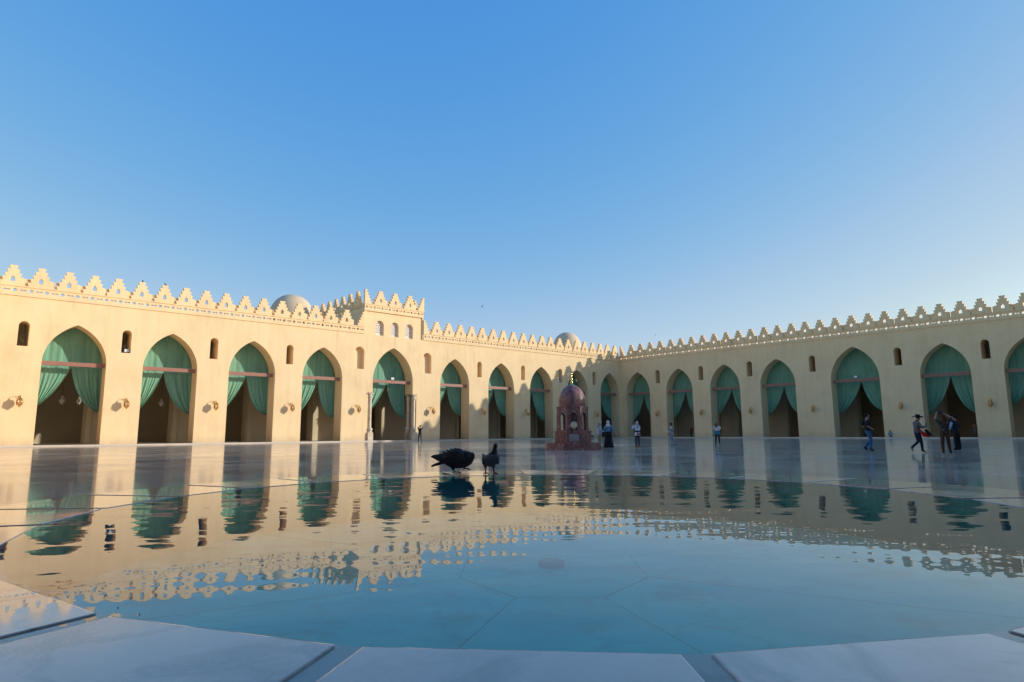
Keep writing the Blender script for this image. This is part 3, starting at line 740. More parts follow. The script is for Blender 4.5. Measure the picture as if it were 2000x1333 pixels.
link('niche_back', boxmesh(-.23, .23, -af/2+.26, -af/2+.30, 1.12, 2.3), 'red_porphyry', kx)
link('upper_cornice', octa(1.86, 2.42, 2.49), 'red_porphyry', kx)
bm = bmesh.new(); lathe(bm, [(.78, 2.49), (.79, 2.75), (.785, 2.9), (.75, 3.1), (.68, 3.3), (.56, 3.5), (.40, 3.66), (.22, 3.76), (0, 3.80)], 48); link('dome', mesh_of(bm), 'red_porphyry', kx)
bm = bmesh.new(); lathe(bm, [(.14, 3.74), (.12, 3.80), (.045, 3.84), (.04, 3.88), (.09, 3.95), (.04, 4.02), (.035, 4.06), (.085, 4.13), (.035, 4.2), (.03, 4.25), (.07, 4.3), (.028, 4.36), (.03, 4.40), (.055, 4.46), (0, 4.6)], 16); link('finial', mesh_of(bm), 'gold', kx)
bm = bmesh.new(); bmesh.ops.create_cone(bm, cap_ends=True, segments=32, radius1=.2, radius2=.19, depth=.03, matrix=Matrix.Translation((0, -af/2-.02, 1.42)) @ Matrix.Rotation(math.pi/2, 4, 'X'))
md = link('medallion', mesh_of(bm), 'white_medallion', kx)
bm = bmesh.new()
for r in (.165, .115):
    tube(bm, [(r*math.cos(t), -af/2-.04, 1.42+r*math.sin(t)) for t in (2*math.pi*q/24 for q in range(25))], .006, 5)
for q in range(20):                                    # ring of small gilt strokes, like lettering round the badge
    t = 2*math.pi*q/20; box(bm, .14*math.cos(t)-.008, .14*math.cos(t)+.008, -af/2-.042, -af/2-.036, 1.42+.14*math.sin(t)-.011, 1.42+.14*math.sin(t)+.011)
tube(bm, [(-.055, -af/2-.042, 1.37), (.055, -af/2-.042, 1.37)], .014, 6); tube(bm, [(0, -af/2-.042, 1.37), (0, -af/2-.042, 1.50)], .014, 6)
tube(bm, [(-.05, -af/2-.042, 1.43), (0, -af/2-.042, 1.475), (.05, -af/2-.042, 1.43)], .012, 6)
link('emblem', mesh_of(bm), 'gold', md)
for sx in (-1, 1):
    bm = bmesh.new(); tube(bm, [(sx*.92, -.1, 1.16), (sx*1.08, -.12, 1.2), (sx*1.14, -.13, 1.14)], .016, 6); link('tap', mesh_of(bm), 'brass', kx)
bm = bmesh.new(); tube(bm, [(0, -.98, 1.17), (0, -1.06, 1.18), (0, -1.10, 1.13)], .02, 6); link('tap', mesh_of(bm), 'gold', kx)

# ------------------------------------------------------------------ people
CM = {}
def cloth(rgb, rough=.8, pattern=None):
    key = (rgb, pattern)
    if key in CM: return CM[key]
    nm = 'cloth_%d' % len(CM)
    if pattern is None: plain(nm, rgb, rough, var=.22, scale=7, bump=.5, bscale=12, spec=.25)
    else:
        m, n, l, b = nodes(nm); tc = n.new('ShaderNodeTexCoord'); nz = n.new('ShaderNodeTexNoise')
        nz.inputs['Scale'].default_value = pattern[1]; nz.inputs['Detail'].default_value = 2; nz.inputs['Distortion'].default_value = 1.5
        l.new(tc.outputs['Object'], nz.inputs['Vector']); rp = ramp(n, [(pattern[2]-.02, rgb), (pattern[2]+.02, pattern[0])])
        l.new(nz.outputs['Fac'], rp.inputs['Fac']); l.new(rp.outputs['Color'], b.inputs['Base Color']); b.inputs['Roughness'].default_value = .8
    CM[key] = nm; return nm
SKIN = plain('skin', (.42, .24, .16), .5, var=.1) and 'skin'
plain('hair', (.02, .014, .011), .8, var=.3, spec=.15)
plain('brown_hair', (.09, .034, .02), .8, var=.3, spec=.15)
plain('eye', (.02, .015, .012), .2, var=.05)
plain('lips', (.30, .11, .09), .5, var=.1)
J0 = dict(pelvis=(0, 0, .96), waist=(0, .005, 1.10), chest=(0, .01, 1.30), neck=(0, 0, 1.45), head=(0, .02, 1.56),
          hipL=(-.085, 0, .90), kneeL=(-.095, .02, .49), ankL=(-.10, -.02, .085), heelL=(-.10, -.055, .045), toeL=(-.115, .15, .03),
          hipR=(.085, 0, .90), kneeR=(.095, .02, .49), ankR=(.10, -.02, .085), heelR=(.10, -.055, .045), toeR=(.115, .15, .03),
          shL=(-.17, 0, 1.405), elL=(-.23, -.03, 1.13), wrL=(-.24, .04, .90), shR=(.17, 0, 1.405), elR=(.23, -.03, 1.13), wrR=(.24, .04, .90))
RAD = dict(pelvis=(.15, .12), waist=(.14, .11), chest=(.16, .12), neck=(.052, .055), head=(.05, .05))
for s_ in 'LR':
    RAD.update({'hip'+s_: (.105, .105), 'knee'+s_: (.074, .074), 'ank'+s_: (.052, .052), 'heel'+s_: (.036, .034), 'toe'+s_: (.036, .022), 'sh'+s_: (.075, .075), 'el'+s_: (.055, .055), 'wr'+s_: (.034, .034)})
BONES = [('pelvis', 'waist', 'top'), ('waist', 'chest', 'top'), ('chest', 'neck', 'top'), ('neck', 'head', 'skin')]
for s_ in 'LR':
    BONES += [('pelvis', 'hip'+s_, 'bottom'), ('hip'+s_, 'knee'+s_, 'bottom'), ('knee'+s_, 'ank'+s_, 'bottom'), ('ank'+s_, 'toe'+s_, 'shoe'), ('ank'+s_, 'heel'+s_, 'shoe'),
              ('chest', 'sh'+s_, 'top'), ('sh'+s_, 'el'+s_, 'top'), ('el'+s_, 'wr'+s_, 'sleeve')]
def seg_d(p, a, b):
    ab = b-a; t = max(0, min(1, (p-a).dot(ab)/max(ab.length_squared, 1e-9))); return (p-(a+ab*t)).length, t
def person(label, loc, face, H, pose=None, top=(.1, .1, .1), bottom=(.05, .05, .08), shoe=(.03, .03, .03), sleeve='top', fat=1.0, head_yaw=0, head_pitch=0, hair=None,
           hijab=None, group='visitors in the courtyard', top_mat=None, wide_leg=1.0):
    J = {k: Vector(v) for k, v in J0.items()}
    for k, v in (pose or {}).items(): J[k] = Vector(v)
    names = list(J); idx = {n: i for i, n in enumerate(names)}
    me = bpy.data.meshes.new('skel'); me.from_pydata([J[n] for n in names], [(idx[a], idx[b]) for a, b, _ in BONES], [])
    ob = bpy.data.objects.new('skel', me); COL.objects.link(ob)
    md_ = ob.modifiers.new('skin', 'SKIN'); md_.use_smooth_shade = True; md_.branch_smoothing = .3
    for n in names:
        sv = me.skin_vertices[0].data[idx[n]]
        k = 1.0
        if n[:4] in ('pelv', 'wais', 'ches'): k = fat
        if n[:4] in ('knee',): k = wide_leg
        if n[:3] == 'ank': k = 1+(wide_leg-1)*1.6
        sv.radius = (RAD[n][0]*k, RAD[n][1]*k); sv.use_root = (n == 'pelvis')
    sb = ob.modifiers.new('sub', 'SUBSURF'); sb.levels = 1; sb.render_levels = 1
    dg = bpy.context.evaluated_depsgraph_get(); dg.update()
    body = bpy.data.meshes.new_from_object(ob.evaluated_get(dg)); bpy.data.objects.remove(ob)
    tm_ = top_mat or cloth(top)
    mats = ['skin', tm_, cloth(bottom), cloth(shoe), 'eye', 'lips']
    zone = {'skin': 0, 'top': 1, 'bottom': 2, 'shoe': 3, 'sleeve': 1 if sleeve == 'top' else 0}
    bm = bmesh.new(); bm.from_mesh(body)
    for f in bm.faces:
        c = f.calc_center_median(); best = (9, 'top')
        for a, b, z in BONES:
            d, t = seg_d(c, J[a], J[b]); d -= (RAD[a][0]*(1-t)+RAD[b][0]*t)*.8
            if a == 'chest' and b == 'neck' and t > .9: z = 'skin'
            if d < best[0]: best = (d, z)
        f.material_index = zone[best[1]]; f.smooth = True
        if best[1] in ('top', 'bottom') and abs(c.x) < .2: f.material_index = 1 if c.z > J['pelvis'].z-.02 else 2
    # head: skull, jaw, nose, ears, eyes, mouth
    hr = Matrix.Rotation(R_(head_yaw), 3, 'Z') @ Matrix.Rotation(R_(head_pitch), 3, 'X')
    hc = J['head']+Vector((0, .015, .06))
    def hp(v): return hc+hr @ Vector(v)
    vs_ = ellipsoid(bm, hc, (.076, .096, .115), 18, 14, 0, hr)
    for v in vs_:
        q = hr.inverted() @ (v.co-hc)
        if q.z < -.02: q.x *= 1-.32*min(1, (-q.z-.02)/.09); q.y += .012*min(1, (-q.z)/.1)
        if q.y > .07: q.y = .07+(q.y-.07)*.75
        v.co = hc+hr @ q
    ellipsoid(bm, hp((0, .092, -.012)), (.012, .02, .024), 8, 6, 0, hr)
    for e in (-1, 1):
        ellipsoid(bm, hp((e*.078, -.005, -.005)), (.008, .02, .03), 8, 6, 0, hr)
        ellipsoid(bm, hp((e*.03, .081, .012)), (.012, .008, .006), 8, 6, 4, hr)
    ellipsoid(bm, hp((0, .084, -.056)), (.024, .008, .007), 8, 5, 5, hr)
    # hands: palm and five fingers
    for s_, sg in (('L', -1), ('R', 1)):
        w_, e_ = J['wr'+s_], J['el'+s_]; d = (w_-e_).normalized(); side = d.cross(Vector((0, 0, 1)) if abs(d.z) < .85 else Vector((0, 1, 0))).normalized(); nrm = side.cross(d).normalized()
        tube(bm, [w_-d*.02, w_+d*.03, w_+d*.075, w_+d*.09], [.024, .033, .034, .026], 8, 0)
        for q, ln in enumerate((.062, .074, .078, .07)):
            b_ = w_+d*.08+side*(-.026+.0175*q)
            tube(bm, [b_, b_+d*ln*.5-nrm*.004, b_+d*ln*.85-nrm*.018, b_+d*ln*.95-nrm*.03], [.009, .0088, .008, .006], 6, 0)
        b_ = w_+d*.03-side*.03
        tube(bm, [b_, b_+d*.03-side*.022, b_+d*.062-side*.028], [.011, .010, .007], 6, 0)
    k = H/1.70
    bmesh.ops.scale(bm, vec=(k, k, k), verts=bm.verts)
    me = mesh_of(bm, recalc=False)
    t = thing('person', label, 'person', loc, R_(face), group)
    for m_ in mats: me.materials.append(MAT[m_])
    link('body', me, None, t)
    def piece(name, fn, mat):
        b2 = bmesh.new(); fn(b2); bmesh.ops.scale(b2, vec=(k, k, k), verts=b2.verts); return link(name, mesh_of(b2), mat, t, smooth=True)
    if hair:
        def fh(b2):
            for v in ellipsoid(b2, hc, (.086, .104, .122), 18, 12, 0, hr):
                q = hr.inverted() @ (v.co-hc)
                if q.y > .02 and q.z < .055: q = q*Vector((1, 1, 1))*.80
                if q.z < -.045: q *= .8
                v.co = hc+hr @ (q+Vector((0, -.008, .008)))
        piece('hair', fh, hair)
    if hijab:
        def fj(b2):
            for v in ellipsoid(b2, hc, (.098, .115, .13), 20, 14, 0, hr):
                q = hr.inverted() @ (v.co-hc)
                if q.y > .055 and -.085 < q.z < .075: q.y *= .62
                v.co = hc+hr @ (q+Vector((0, -.01, .004)))
            c = J['neck']
            lathe(b2, [(.085, c.z+.10), (.095, c.z+.05), (.12, c.z), (.165, c.z-.05), (.16, c.z-.075)], 16, c.x, c.y)
        piece('headscarf', fj, cloth(hijab))
    return t, J, k, piece
def up(v, s=1): return tuple(v)

# 1 man photographing by the portal
P = person('man in black photographing with raised arms beside the portal columns', (-9.75, 66.9, 0), -8, 1.80,
           dict(elL=(-.27, .12, 1.50), wrL=(-.12, .26, 1.62), elR=(.27, .12, 1.50), wrR=(.13, .26, 1.66), kneeL=(-.13, .02, .49), ankL=(-.15, -.02, .085), heelL=(-.15, -.055, .045), toeL=(-.19, .14, .03), kneeR=(.13, .02, .49), ankR=(.15, -.02, .085), heelR=(.15, -.055, .045), toeR=(.19, .14, .03)),
           top=(.02, .02, .024), bottom=(.05, .055, .075), shoe=(.02, .02, .02), sleeve='skin', hair='hair')
P[3]('phone', lambda b: box(b, -.08, .08, .34, .35, 1.66, 1.75), 'black_plastic')
# 2 + 3 the pair beside the kiosk
person('woman in beige scarf, pale blue shirt and tan trousers beside the kiosk', (5.53, 40.6, 0), -70, 1.60,
       dict(elL=(-.22, .1, 1.12), wrL=(-.1, .28, 1.1), elR=(.22, .08, 1.13), wrR=(.12, .28, 1.12)), top=(.42, .46, .62), bottom=(.32, .23, .16), shoe=(.1, .08, .07), hijab=(.36, .25, .24), fat=1.12)
P = person('woman in white headscarf, denim jacket and long black skirt beside the kiosk', (5.98, 39.7, 0), -6, 1.68,
           dict(elR=(.30, -.04, 1.15), wrR=(.41, -.02, .92), elL=(-.26, .05, 1.14), wrL=(-.18, .2, 1.05)), top=(.13, .26, .40), bottom=(.012, .012, .014), shoe=(.55, .5, .45), hijab=(.72, .71, .70), fat=1.2)
def skirt(b2):
    lathe(b2, [(.165, 1.05), (.20, .9), (.24, .6), (.29, .25), (.325, .06), (.30, .05)], 28, 0, 0)
    for v in b2.verts:
        a = math.atan2(v.co.y, v.co.x); q = 1+.06*math.sin(a*7)*(1.05-v.co.z); v.co.x *= q; v.co.y *= q*.8
P[3]('skirt', skirt, cloth((.012, .012, .014)))
# 4 seated figure in black by the wall
SIT = dict(pelvis=(0, 0, .13), waist=(0, -.03, .28), chest=(0, -.02, .48), neck=(0, .02, .63), head=(0, .06, .73), hipL=(-.1, .03, .11), hipR=(.1, .03, .11), kneeL=(-.16, .42, .36), kneeR=(.16, .44, .12),
           ankL=(-.13, .62, .07), heelL=(-.13, .58, .04), toeL=(-.14, .78, .05), ankR=(.16, .82, .07), heelR=(.16, .84, .05), toeR=(.2, .9, .16), shL=(-.17, -.01, .59), shR=(.17, -.01, .59), elL=(-.22, .16, .4), elR=(.24, .1, .34), wrL=(-.14, .34, .4), wrR=(.2, .32, .24))
person('person in black sitting on the step by the wall, right of the kiosk', LW(8.6, -.10, STEP), -115, 1.6, SIT, top=(.015, .015, .017), bottom=(.012, .012, .014), hair='hair')
# 5 woman with orange shoe covers
P = person('woman in pale scarf, white shirt and orange shoe covers, seen from behind photographing', (8.03, 40.9, 0), 14, 1.65,
           dict(elL=(-.30, .16, 1.24), wrL=(-.20, .26, 1.46), elR=(.14, .26, 1.32), wrR=(-.06, .32, 1.52)), top=(.58, .62, .72), bottom=(.06, .065, .085), shoe=(.80, .30, .03), hijab=(.50, .44, .38), fat=1.12)
def belt(b2):
    lathe(b2, [(.16, 1.02), (.175, 1.02), (.175, 1.12), (.16, 1.12)], 20)
    for v in b2.verts: v.co.y *= .82
P[3]('waist_strap', belt, 'black_plastic')
def hem(b2):
    lathe(b2, [(.16, 1.03), (.185, .95), (.20, .80), (.19, .79)], 20)
    for v in b2.verts: v.co.y *= .8
P[3]('shirt_hem', hem, cloth((.58, .62, .72)))
P[3]('pouch', lambda b: box(b, -.12, .10, -.23, -.16, .82, .97), cloth((.34, .17, .10)))
P[3]('phone', lambda b: box(b, -.17, -.09, .38, .39, 1.54, 1.69), 'black_plastic')
# 6 boy in patterned shirt
P = person('boy in black cap, black and white patterned shirt and grey trousers walking', (11.58, 46.27, 0), 62, 1.58,
           dict(kneeL=(-.09, .09, .49), ankL=(-.09, -.05, .10), heelL=(-.09, -.09, .09), toeL=(-.1, .1, .03), kneeR=(.09, -.02, .50), ankR=(.09, -.22, .15), heelR=(.09, -.27, .14), toeR=(.1, -.09, .04), elL=(-.23, .03, 1.13), wrL=(-.2, .22, 1.0), elR=(.23, -.1, 1.14), wrR=(.22, 0, .93)),
           top_mat=cloth((.012, .012, .014), pattern=((.62, .62, .62), 9., .5)), bottom=(.27, .26, .29), shoe=(.012, .012, .012), fat=1.15, hair='hair', head_pitch=-12)
def capf(b2):
    lathe(b2, [(.10, 1.64), (.105, 1.69), (.09, 1.745), (.04, 1.775), (0, 1.78)], 18, 0, .03); box(b2, -.07, .07, .10, .21, 1.645, 1.66)
P[3]('cap', capf, cloth((.012, .012, .012)))
# 7 person in red inside the second shaded arch
P = person('person in red top leaning an arm on the jamb of a shaded arch', RW(13.15, 1.2, STEP+.003), 25, 1.62,
           dict(elR=(.38, .0, 1.46), wrR=(.60, .02, 1.62)), top=(.36, .02, .025), bottom=(.012, .012, .014), hair='hair')
P[3]('backpack', lambda b: box(b, -.12, .12, -.24, -.11, 1.02, 1.38), cloth((.02, .012, .014)))
# 8 photographer in red headscarf
P = person('photographer in dark red headscarf, white top and blue jacket round the waist', (15.73, 48.87, 0), 150, 1.66,
           dict(elL=(-.30, .16, 1.22), wrL=(-.08, .24, 1.44), elR=(.28, .14, 1.22), wrR=(.10, .28, 1.45), kneeL=(-.12, .02, .49), ankL=(-.15, -.02, .085), heelL=(-.15, -.05, .045), toeL=(-.19, .14, .03), kneeR=(.12, .02, .49), ankR=(.15, -.02, .085), heelR=(.15, -.05, .045), toeR=(.19, .14, .03)),
           top=(.66, .66, .66), bottom=(.013, .013, .018), shoe=(.012, .012, .012), hijab=(.16, .025, .035), fat=1.15)
def jac(b2):
    lathe(b2, [(.165, 1.10), (.19, 1.08), (.22, .98), (.27, .80), (.25, .78)], 22)
    for v in b2.verts:
        a = math.atan2(v.co.y, v.co.x); q = 1+.10*math.sin(a*5); v.co.x *= q; v.co.y *= q*.85
P[3]('tied_jacket', jac, cloth((.03, .17, .27)))
def camf(b2): box(b2, -.02, .14, .26, .33, 1.54, 1.64); lathe(b2, [(.04, 0), (.045, .14), (0, .14)], 12); 
def camera_piece(b2):
    box(b2, -.07, .08, .30, .37, 1.54, 1.64); tube(b2, [(0, .36, 1.585), (0, .5, 1.585)], [.042, .046], 12)
P[3]('camera', camera_piece, 'black_plastic')
# 9 man in jeans
WALK = dict(kneeL=(-.09, .22, .52), ankL=(-.10, .02, .12), heelL=(-.10, -.03, .13), toeL=(-.1, .15, .035), kneeR=(.09, .06, .50), ankR=(.09, .08, .085), heelR=(.09, .04, .045), toeR=(.1, .26, .03))
person('bearded man in black shirt and blue jeans walking right', (17.35, 31.07, 0), -88, 1.80,
       dict(kneeL=(-.09, .20, .53), ankL=(-.10, -.12, .17), heelL=(-.10, -.19, .16), toeL=(-.1, -.03, .04), kneeR=(.09, .07, .50), ankR=(.09, .02, .085), heelR=(.09, -.03, .045), toeR=(.1, .2, .03), elL=(-.23, -.14, 1.16), wrL=(-.2, .08, 1.04), elR=(.24, -.14, 1.16), wrR=(.18, .08, 1.04)),
       top=(.012, .012, .014), bottom=(.035, .12, .24), shoe=(.012, .011, .011), sleeve='skin', hair='hair', fat=1.05, head_pitch=4)
# 10 person seated at the foot of the shaded wall
person('person in pale blue top sitting at the foot of the shaded wall', RW(42.5, -.12, STEP), -30, 1.62, SIT, top=(.20, .26, .34), bottom=(.012, .012, .016), hair='hair')
# 11 woman with a wide hat
P = person('woman in wide black hat and grey shirt with red bag, looking at her phone', (18.16, 28.55, 0), -92, 1.64,
           dict(kneeL=(-.09, .08, .52), ankL=(-.10, -.26, .24), heelL=(-.10, -.33, .25), toeL=(-.1, -.22, .05), kneeR=(.09, .10, .50), ankR=(.09, .12, .085), heelR=(.09, .08, .045), toeR=(.1, .31, .03),
                elL=(-.22, .10, 1.16), wrL=(-.08, .33, 1.22), elR=(.22, .10, 1.14), wrR=(.10, .34, 1.20), chest=(0, .03, 1.3), neck=(0, .05, 1.45), head=(0, .10, 1.55)),
           top=(.13, .13, .145), bottom=(.014, .015, .035), shoe=(.34, .19, .12), hair='hair', fat=1.12, head_pitch=-16)
def hatf(b2):
    lathe(b2, [(.0, 1.77), (.08, 1.77), (.10, 1.745), (.105, 1.665), (.19, 1.645), (.235, 1.655), (.237, 1.648), (.19, 1.635), (.10, 1.655)], 28, 0, .09)
    for v in b2.verts: v.co.z += .10*(abs(v.co.x)/.24)**2*.4-.12*(v.co.y-.09)*.4
P[3]('hat', hatf, cloth((.012, .012, .012)))
def bag(b2):
    vs_ = [(.26, .05, 1.0), (.26, .30, .86), (.26, .38, .72), (.27, .16, .74), (.27, .02, .86)]
    a = [b2.verts.new((x-.05, y, z)) for x, y, z in vs_]; c = [b2.verts.new((x+.07, y, z)) for x, y, z in vs_]
    b2.faces.new(a); b2.faces.new(c[::-1])
    for q in range(5): b2.faces.new((a[q], c[q], c[(q+1) % 5], a[(q+1) % 5]))
    tube(b2, [(.19, -.13, 1.12), (.235, -.02, 1.07), (.26, .07, 1.0)], [.035, .03, .03], 6)
P[3]('shoulder_bag', bag, cloth((.50, .012, .014)))
def coat(b2):
    vs_ = [(.28, .16, 1.08), (.28, .27, 1.06), (.3, .50, .80), (.28, .34, .78)]
    a = [b2.verts.new((x-.04, y, z)) for x, y, z in vs_]; c = [b2.verts.new((x+.06, y, z)) for x, y, z in vs_]
    b2.faces.new(a); b2.faces.new(c[::-1])
    for q in range(4): b2.faces.new((a[q], c[q], c[(q+1) % 4], a[(q+1) % 4]))
P[3]('folded_coat', coat, cloth((.014, .014, .016)))
P[3]('phone', lambda b: box(b, -.03, .05, .44, .45, 1.22, 1.36), 'black_plastic')
# 12 woman in brown trousers
P = person('woman in dark patterned blouse, brown trousers and white socks with raised camera', (17.32, 25.49, 0), -18, 1.62,
           dict(elL=(-.29, .06, 1.50), wrL=(-.20, .16, 1.70), elR=(.33, .10, 1.56), wrR=(.10, .20, 1.72), kneeL=(-.115, .02, .49), ankL=(-.125, -.02, .085), heelL=(-.125, -.055, .045), toeL=(-.13, .14, .03), kneeR=(.115, .03, .49), ankR=(.135, -.02, .085), heelR=(.135, -.055, .045), toeR=(.22, .12, .03)),
           top_mat=cloth((.012, .011, .012), pattern=((.20, .17, .15), 14., .60)), bottom=(.075, .034, .022), shoe=(.60, .52, .47), fat=1.18, sleeve='skin', hair='brown_hair')
def longhair(b2):
    lathe(b2, [(.075, 1.68), (.09, 1.58), (.095, 1.45), (.085, 1.33), (.04, 1.24), (0, 1.23)], 16, 0, -.05)
    for v in b2.verts: v.co.y = -.08+(v.co.y+.05)*.55
P[3]('long_hair', longhair, 'brown_hair')
P[3]('camera', lambda b: box(b, -.13, .05, .20, .30, 1.74, 1.86), 'black_plastic')
# 13 man behind her
P = person('person in dark navy jacket and black trousers standing behind the woman in brown trousers', (21.9, 31.4, 0), 25, 1.70,
           dict(elL=(-.26, .08, 1.18), wrL=(-.18, .24, 1.2), elR=(.26, .02, 1.14), wrR=(.22, .16, .98), kneeR=(.14, .0, .49), ankR=(.17, -.02, .085), heelR=(.17, -.05, .045), toeR=(.2, .14, .03)),
           top=(.012, .016, .035), bottom=(.011, .011, .012), shoe=(.012, .012, .012), hair='hair', wide_leg=1.12, fat=1.0)
P[3]('pale_sleeve', lambda b: tube(b, [(-.235, .02, 1.38), (-.285, .05, 1.22), (-.25, .13, 1.02)], [.05, .062, .03], 8), cloth((.34, .42, .62)))
# 14 figure deep inside the arch
person('dim figure walking inside the dark arch behind the woman in brown trousers', RW(50.6, 3.2, STEP+.003), -70, 1.7,
       dict(kneeL=(-.09, .2, .5), ankL=(-.1, .28, .1), toeL=(-.1, .45, .06), heelL=(-.1, .24, .06), kneeR=(.09, -.05, .5), ankR=(.09, -.3, .14), heelR=(.09, -.36, .14), toeR=(.09, -.2, .04)), top=(.20, .10, .08), bottom=(.12, .12, .14), hair='hair')

# ------------------------------------------------------------------ pigeons
plain('pigeon_black', (.022, .020, .020), .55, var=.4, scale=60, bump=.6, bscale=140)
plain('pigeon_grey', (.11, .112, .125), .55, var=.35, scale=50, bump=.6, bscale=140)
def make_iridescent():
    m, n, l, b = nodes('pigeon_neck'); b.inputs['Roughness'].default_value = .35
    tc = n.new('ShaderNodeTexCoord'); nz = n.new('ShaderNodeTexNoise'); nz.inputs['Scale'].default_value = 30
    l.new(tc.outputs['Object'], nz.inputs['Vector']); rp = ramp(n, [(.3, (.012, .022, .02)), (.5, (.03, .016, .03)), (.7, (.014, .014, .016))])
    l.new(nz.outputs['Fac'], rp.inputs['Fac']); l.new(rp.outputs['Color'], b.inputs['Base Color'])
make_iridescent()
plain('pigeon_foot', (.26, .05, .05), .55, var=.3, scale=60)
plain('pigeon_beak', (.05, .045, .045), .45, var=.2)
plain('pigeon_eye', (.30, .07, .01), .15, var=.1)
def loft(bm, secs, seg=18, mi=0):
    """secs: (centre, axis_u, axis_v) ellipses"""
    rings = []
    for c, u, v in secs:
        rings.append([bm.verts.new(Vector(c)+Vector(u)*math.cos(t)+Vector(v)*math.sin(t)) for t in (2*math.pi*k/seg for k in range(seg))])
    for a, b in zip(rings, rings[1:]):
        for k in range(seg):
            f = bm.faces.new((a[k], a[(k+1) % seg], b[(k+1) % seg], b[k])); f.smooth = True; f.material_index = mi
    for rg, c in ((rings[0], secs[0][0]), (rings[-1], secs[-1][0])):
        cv = bm.verts.new(Vector(c))
        for k in range(seg):
            f = bm.faces.new((rg[k], rg[(k+1) % seg], cv)); f.smooth = True; f.material_index = mi
def feather(bm, base, tip, width, side, thick=.003, mi=0):
    base, tip, side = Vector(base), Vector(tip), Vector(side).normalized(); d = tip-base; nrm = d.cross(side).normalized()*thick
    prof = [(0, .45), (.3, .9), (.65, 1), (.9, .75), (1, .12)]
    up_ = []; dn = []
    for t, w in prof:
        c = base+d*t
        up_.append([bm.verts.new(c+side*width*w+nrm*.3), bm.verts.new(c+nrm), bm.verts.new(c-side*width*w+nrm*.3)])
        dn.append([bm.verts.new(c+side*width*w-nrm*.3), bm.verts.new(c-nrm), bm.verts.new(c-side*width*w-nrm*.3)])
    for i in range(len(prof)-1):
        for k in range(2):
            f = bm.faces.new((up_[i][k], up_[i][k+1], up_[i+1][k+1], up_[i+1][k])); f.material_index = mi; f.smooth = True
            f = bm.faces.new((dn[i][k+1], dn[i][k], dn[i+1][k], dn[i+1][k+1])); f.material_index = mi; f.smooth = True
        for k in (0, 2):
            f = bm.faces.new((up_[i][k], up_[i+1][k], dn[i+1][k], dn[i][k])); f.material_index = mi
    for i in (0, -1):
        f = bm.faces.new((up_[i][0], up_[i][1], dn[i][1], dn[i][0])); f = bm.faces.new((up_[i][1], up_[i][2], dn[i][2], dn[i][1]))
def foot(bm, hip, ankle, fwd, spread=.5, lift=0.0):
    thigh = Vector(hip).lerp(Vector(ankle), .42)
    hip, ankle, fwd = Vector(hip), Vector(ankle), Vector(fwd).normalized(); side = fwd.cross(Vector((0, 0, 1)))
    knee = hip.lerp(ankle, .45)-fwd*.010
    tube(bm, [hip, knee, ankle], [.010, .0055, .0048], 7)
    tube(bm, [hip+Vector((0, .004, .022)), hip, thigh], [.022, .017, .007], 10, 1)
    for a in (-spread, 0, spread, math.pi):
        d = (fwd*math.cos(a)+side*math.sin(a)); ln = .034 if a != math.pi else .02
        z0 = ankle.z
        tube(bm, [ankle, ankle+d*ln*.5+Vector((0, 0, .003)), ankle+d*ln+Vector((0, 0, -.002-lift*.01)), ankle+d*(ln+.008)+Vector((0, 0, -.005))], [.0046, .0044, .0038, .0015], 6)
# one zoomed pixel of the study picture is 0.41 mm; local x to the picture's right, y away, z up from the slab
q_ = .00041
pa = thing('pigeon', 'black preening pigeon with ruffled back and one lifted foot on the pool rim', 'pigeon', (-0.46, 4.86, ZT+.001), R_(4), 'pigeons on the pool rim')
bm = bmesh.new(); secs = []
for x, t_, b_ in ((545, 470, 560), (590, 432, 592), (650, 388, 632), (720, 356, 668), (790, 336, 690), (860, 326, 694), (920, 332, 692), (960, 356, 690), (990, 388, 684), (1015, 384, 672), (1050, 378, 656), (1095, 388, 632), (1130, 412, 598), (1153, 446, 556), (1166, 490, 520)):
    hz = (b_-t_)/2*q_; ry = min(.062, hz*.86)
    secs.append((((x-760)*q_, 0, (775-(t_+b_)/2)*q_), (0, ry, 0), (0, 0, hz)))
loft(bm, secs, 22)
rnd = random.Random(5)                                   # ruffled contour feathers over the back
for k in range(130):
    u = rnd.uniform(0.12, .84); i = int(u*(len(secs)-1)); c, a, v = secs[i]; t = rnd.uniform(.1, math.pi-.1) if rnd.random() < .75 else rnd.uniform(-.9, math.pi+.9)
    p = Vector(c)+Vector(a)*math.cos(t)*.97+Vector(v)*math.sin(t)*.97
    n_ = Vector((0, math.cos(t), math.sin(t)))
    feather(bm, p, p+Vector((-.030, 0, 0))+n_*rnd.uniform(.004, .010), .009, Vector((0, -math.sin(t), math.cos(t))), .0015)
link('body', mesh_of(bm), 'pigeon_black', pa)
bm = bmesh.new()
for k in range(6): feather(bm, ((610-760)*q_, -.02+.008*k, (775-(560+6*k))*q_), ((372+8*k-760)*q_, -.03+.013*k, (775-(648-3*k))*q_), .012, (0, .55, .85), .003)
link('tail', mesh_of(bm), 'pigeon_black', pa)
for sg in (-1, 1):
    bm = bmesh.new()
    for k in range(6): feather(bm, ((780-22*k-760)*q_, sg*(.058-.002*k), (775-(470+9*k))*q_), ((368+26*k-760)*q_, sg*(.026+.004*k), (775-(472+12*k))*q_), .016, (0, .35, 1), .002)
    feather(bm, ((900-760)*q_, sg*.052, (775-470)*q_), ((560-760)*q_, sg*.050, (775-520)*q_), .045, (0, .25, 1), .006)
    link('wing', mesh_of(bm), 'pigeon_black', pa)
bm = bmesh.new()
ellipsoid(bm, ((1125-760)*q_, -.012, (775-470)*q_), (.024, .022, .030), 14, 10)
link('head', mesh_of(bm), 'pigeon_neck', pa)
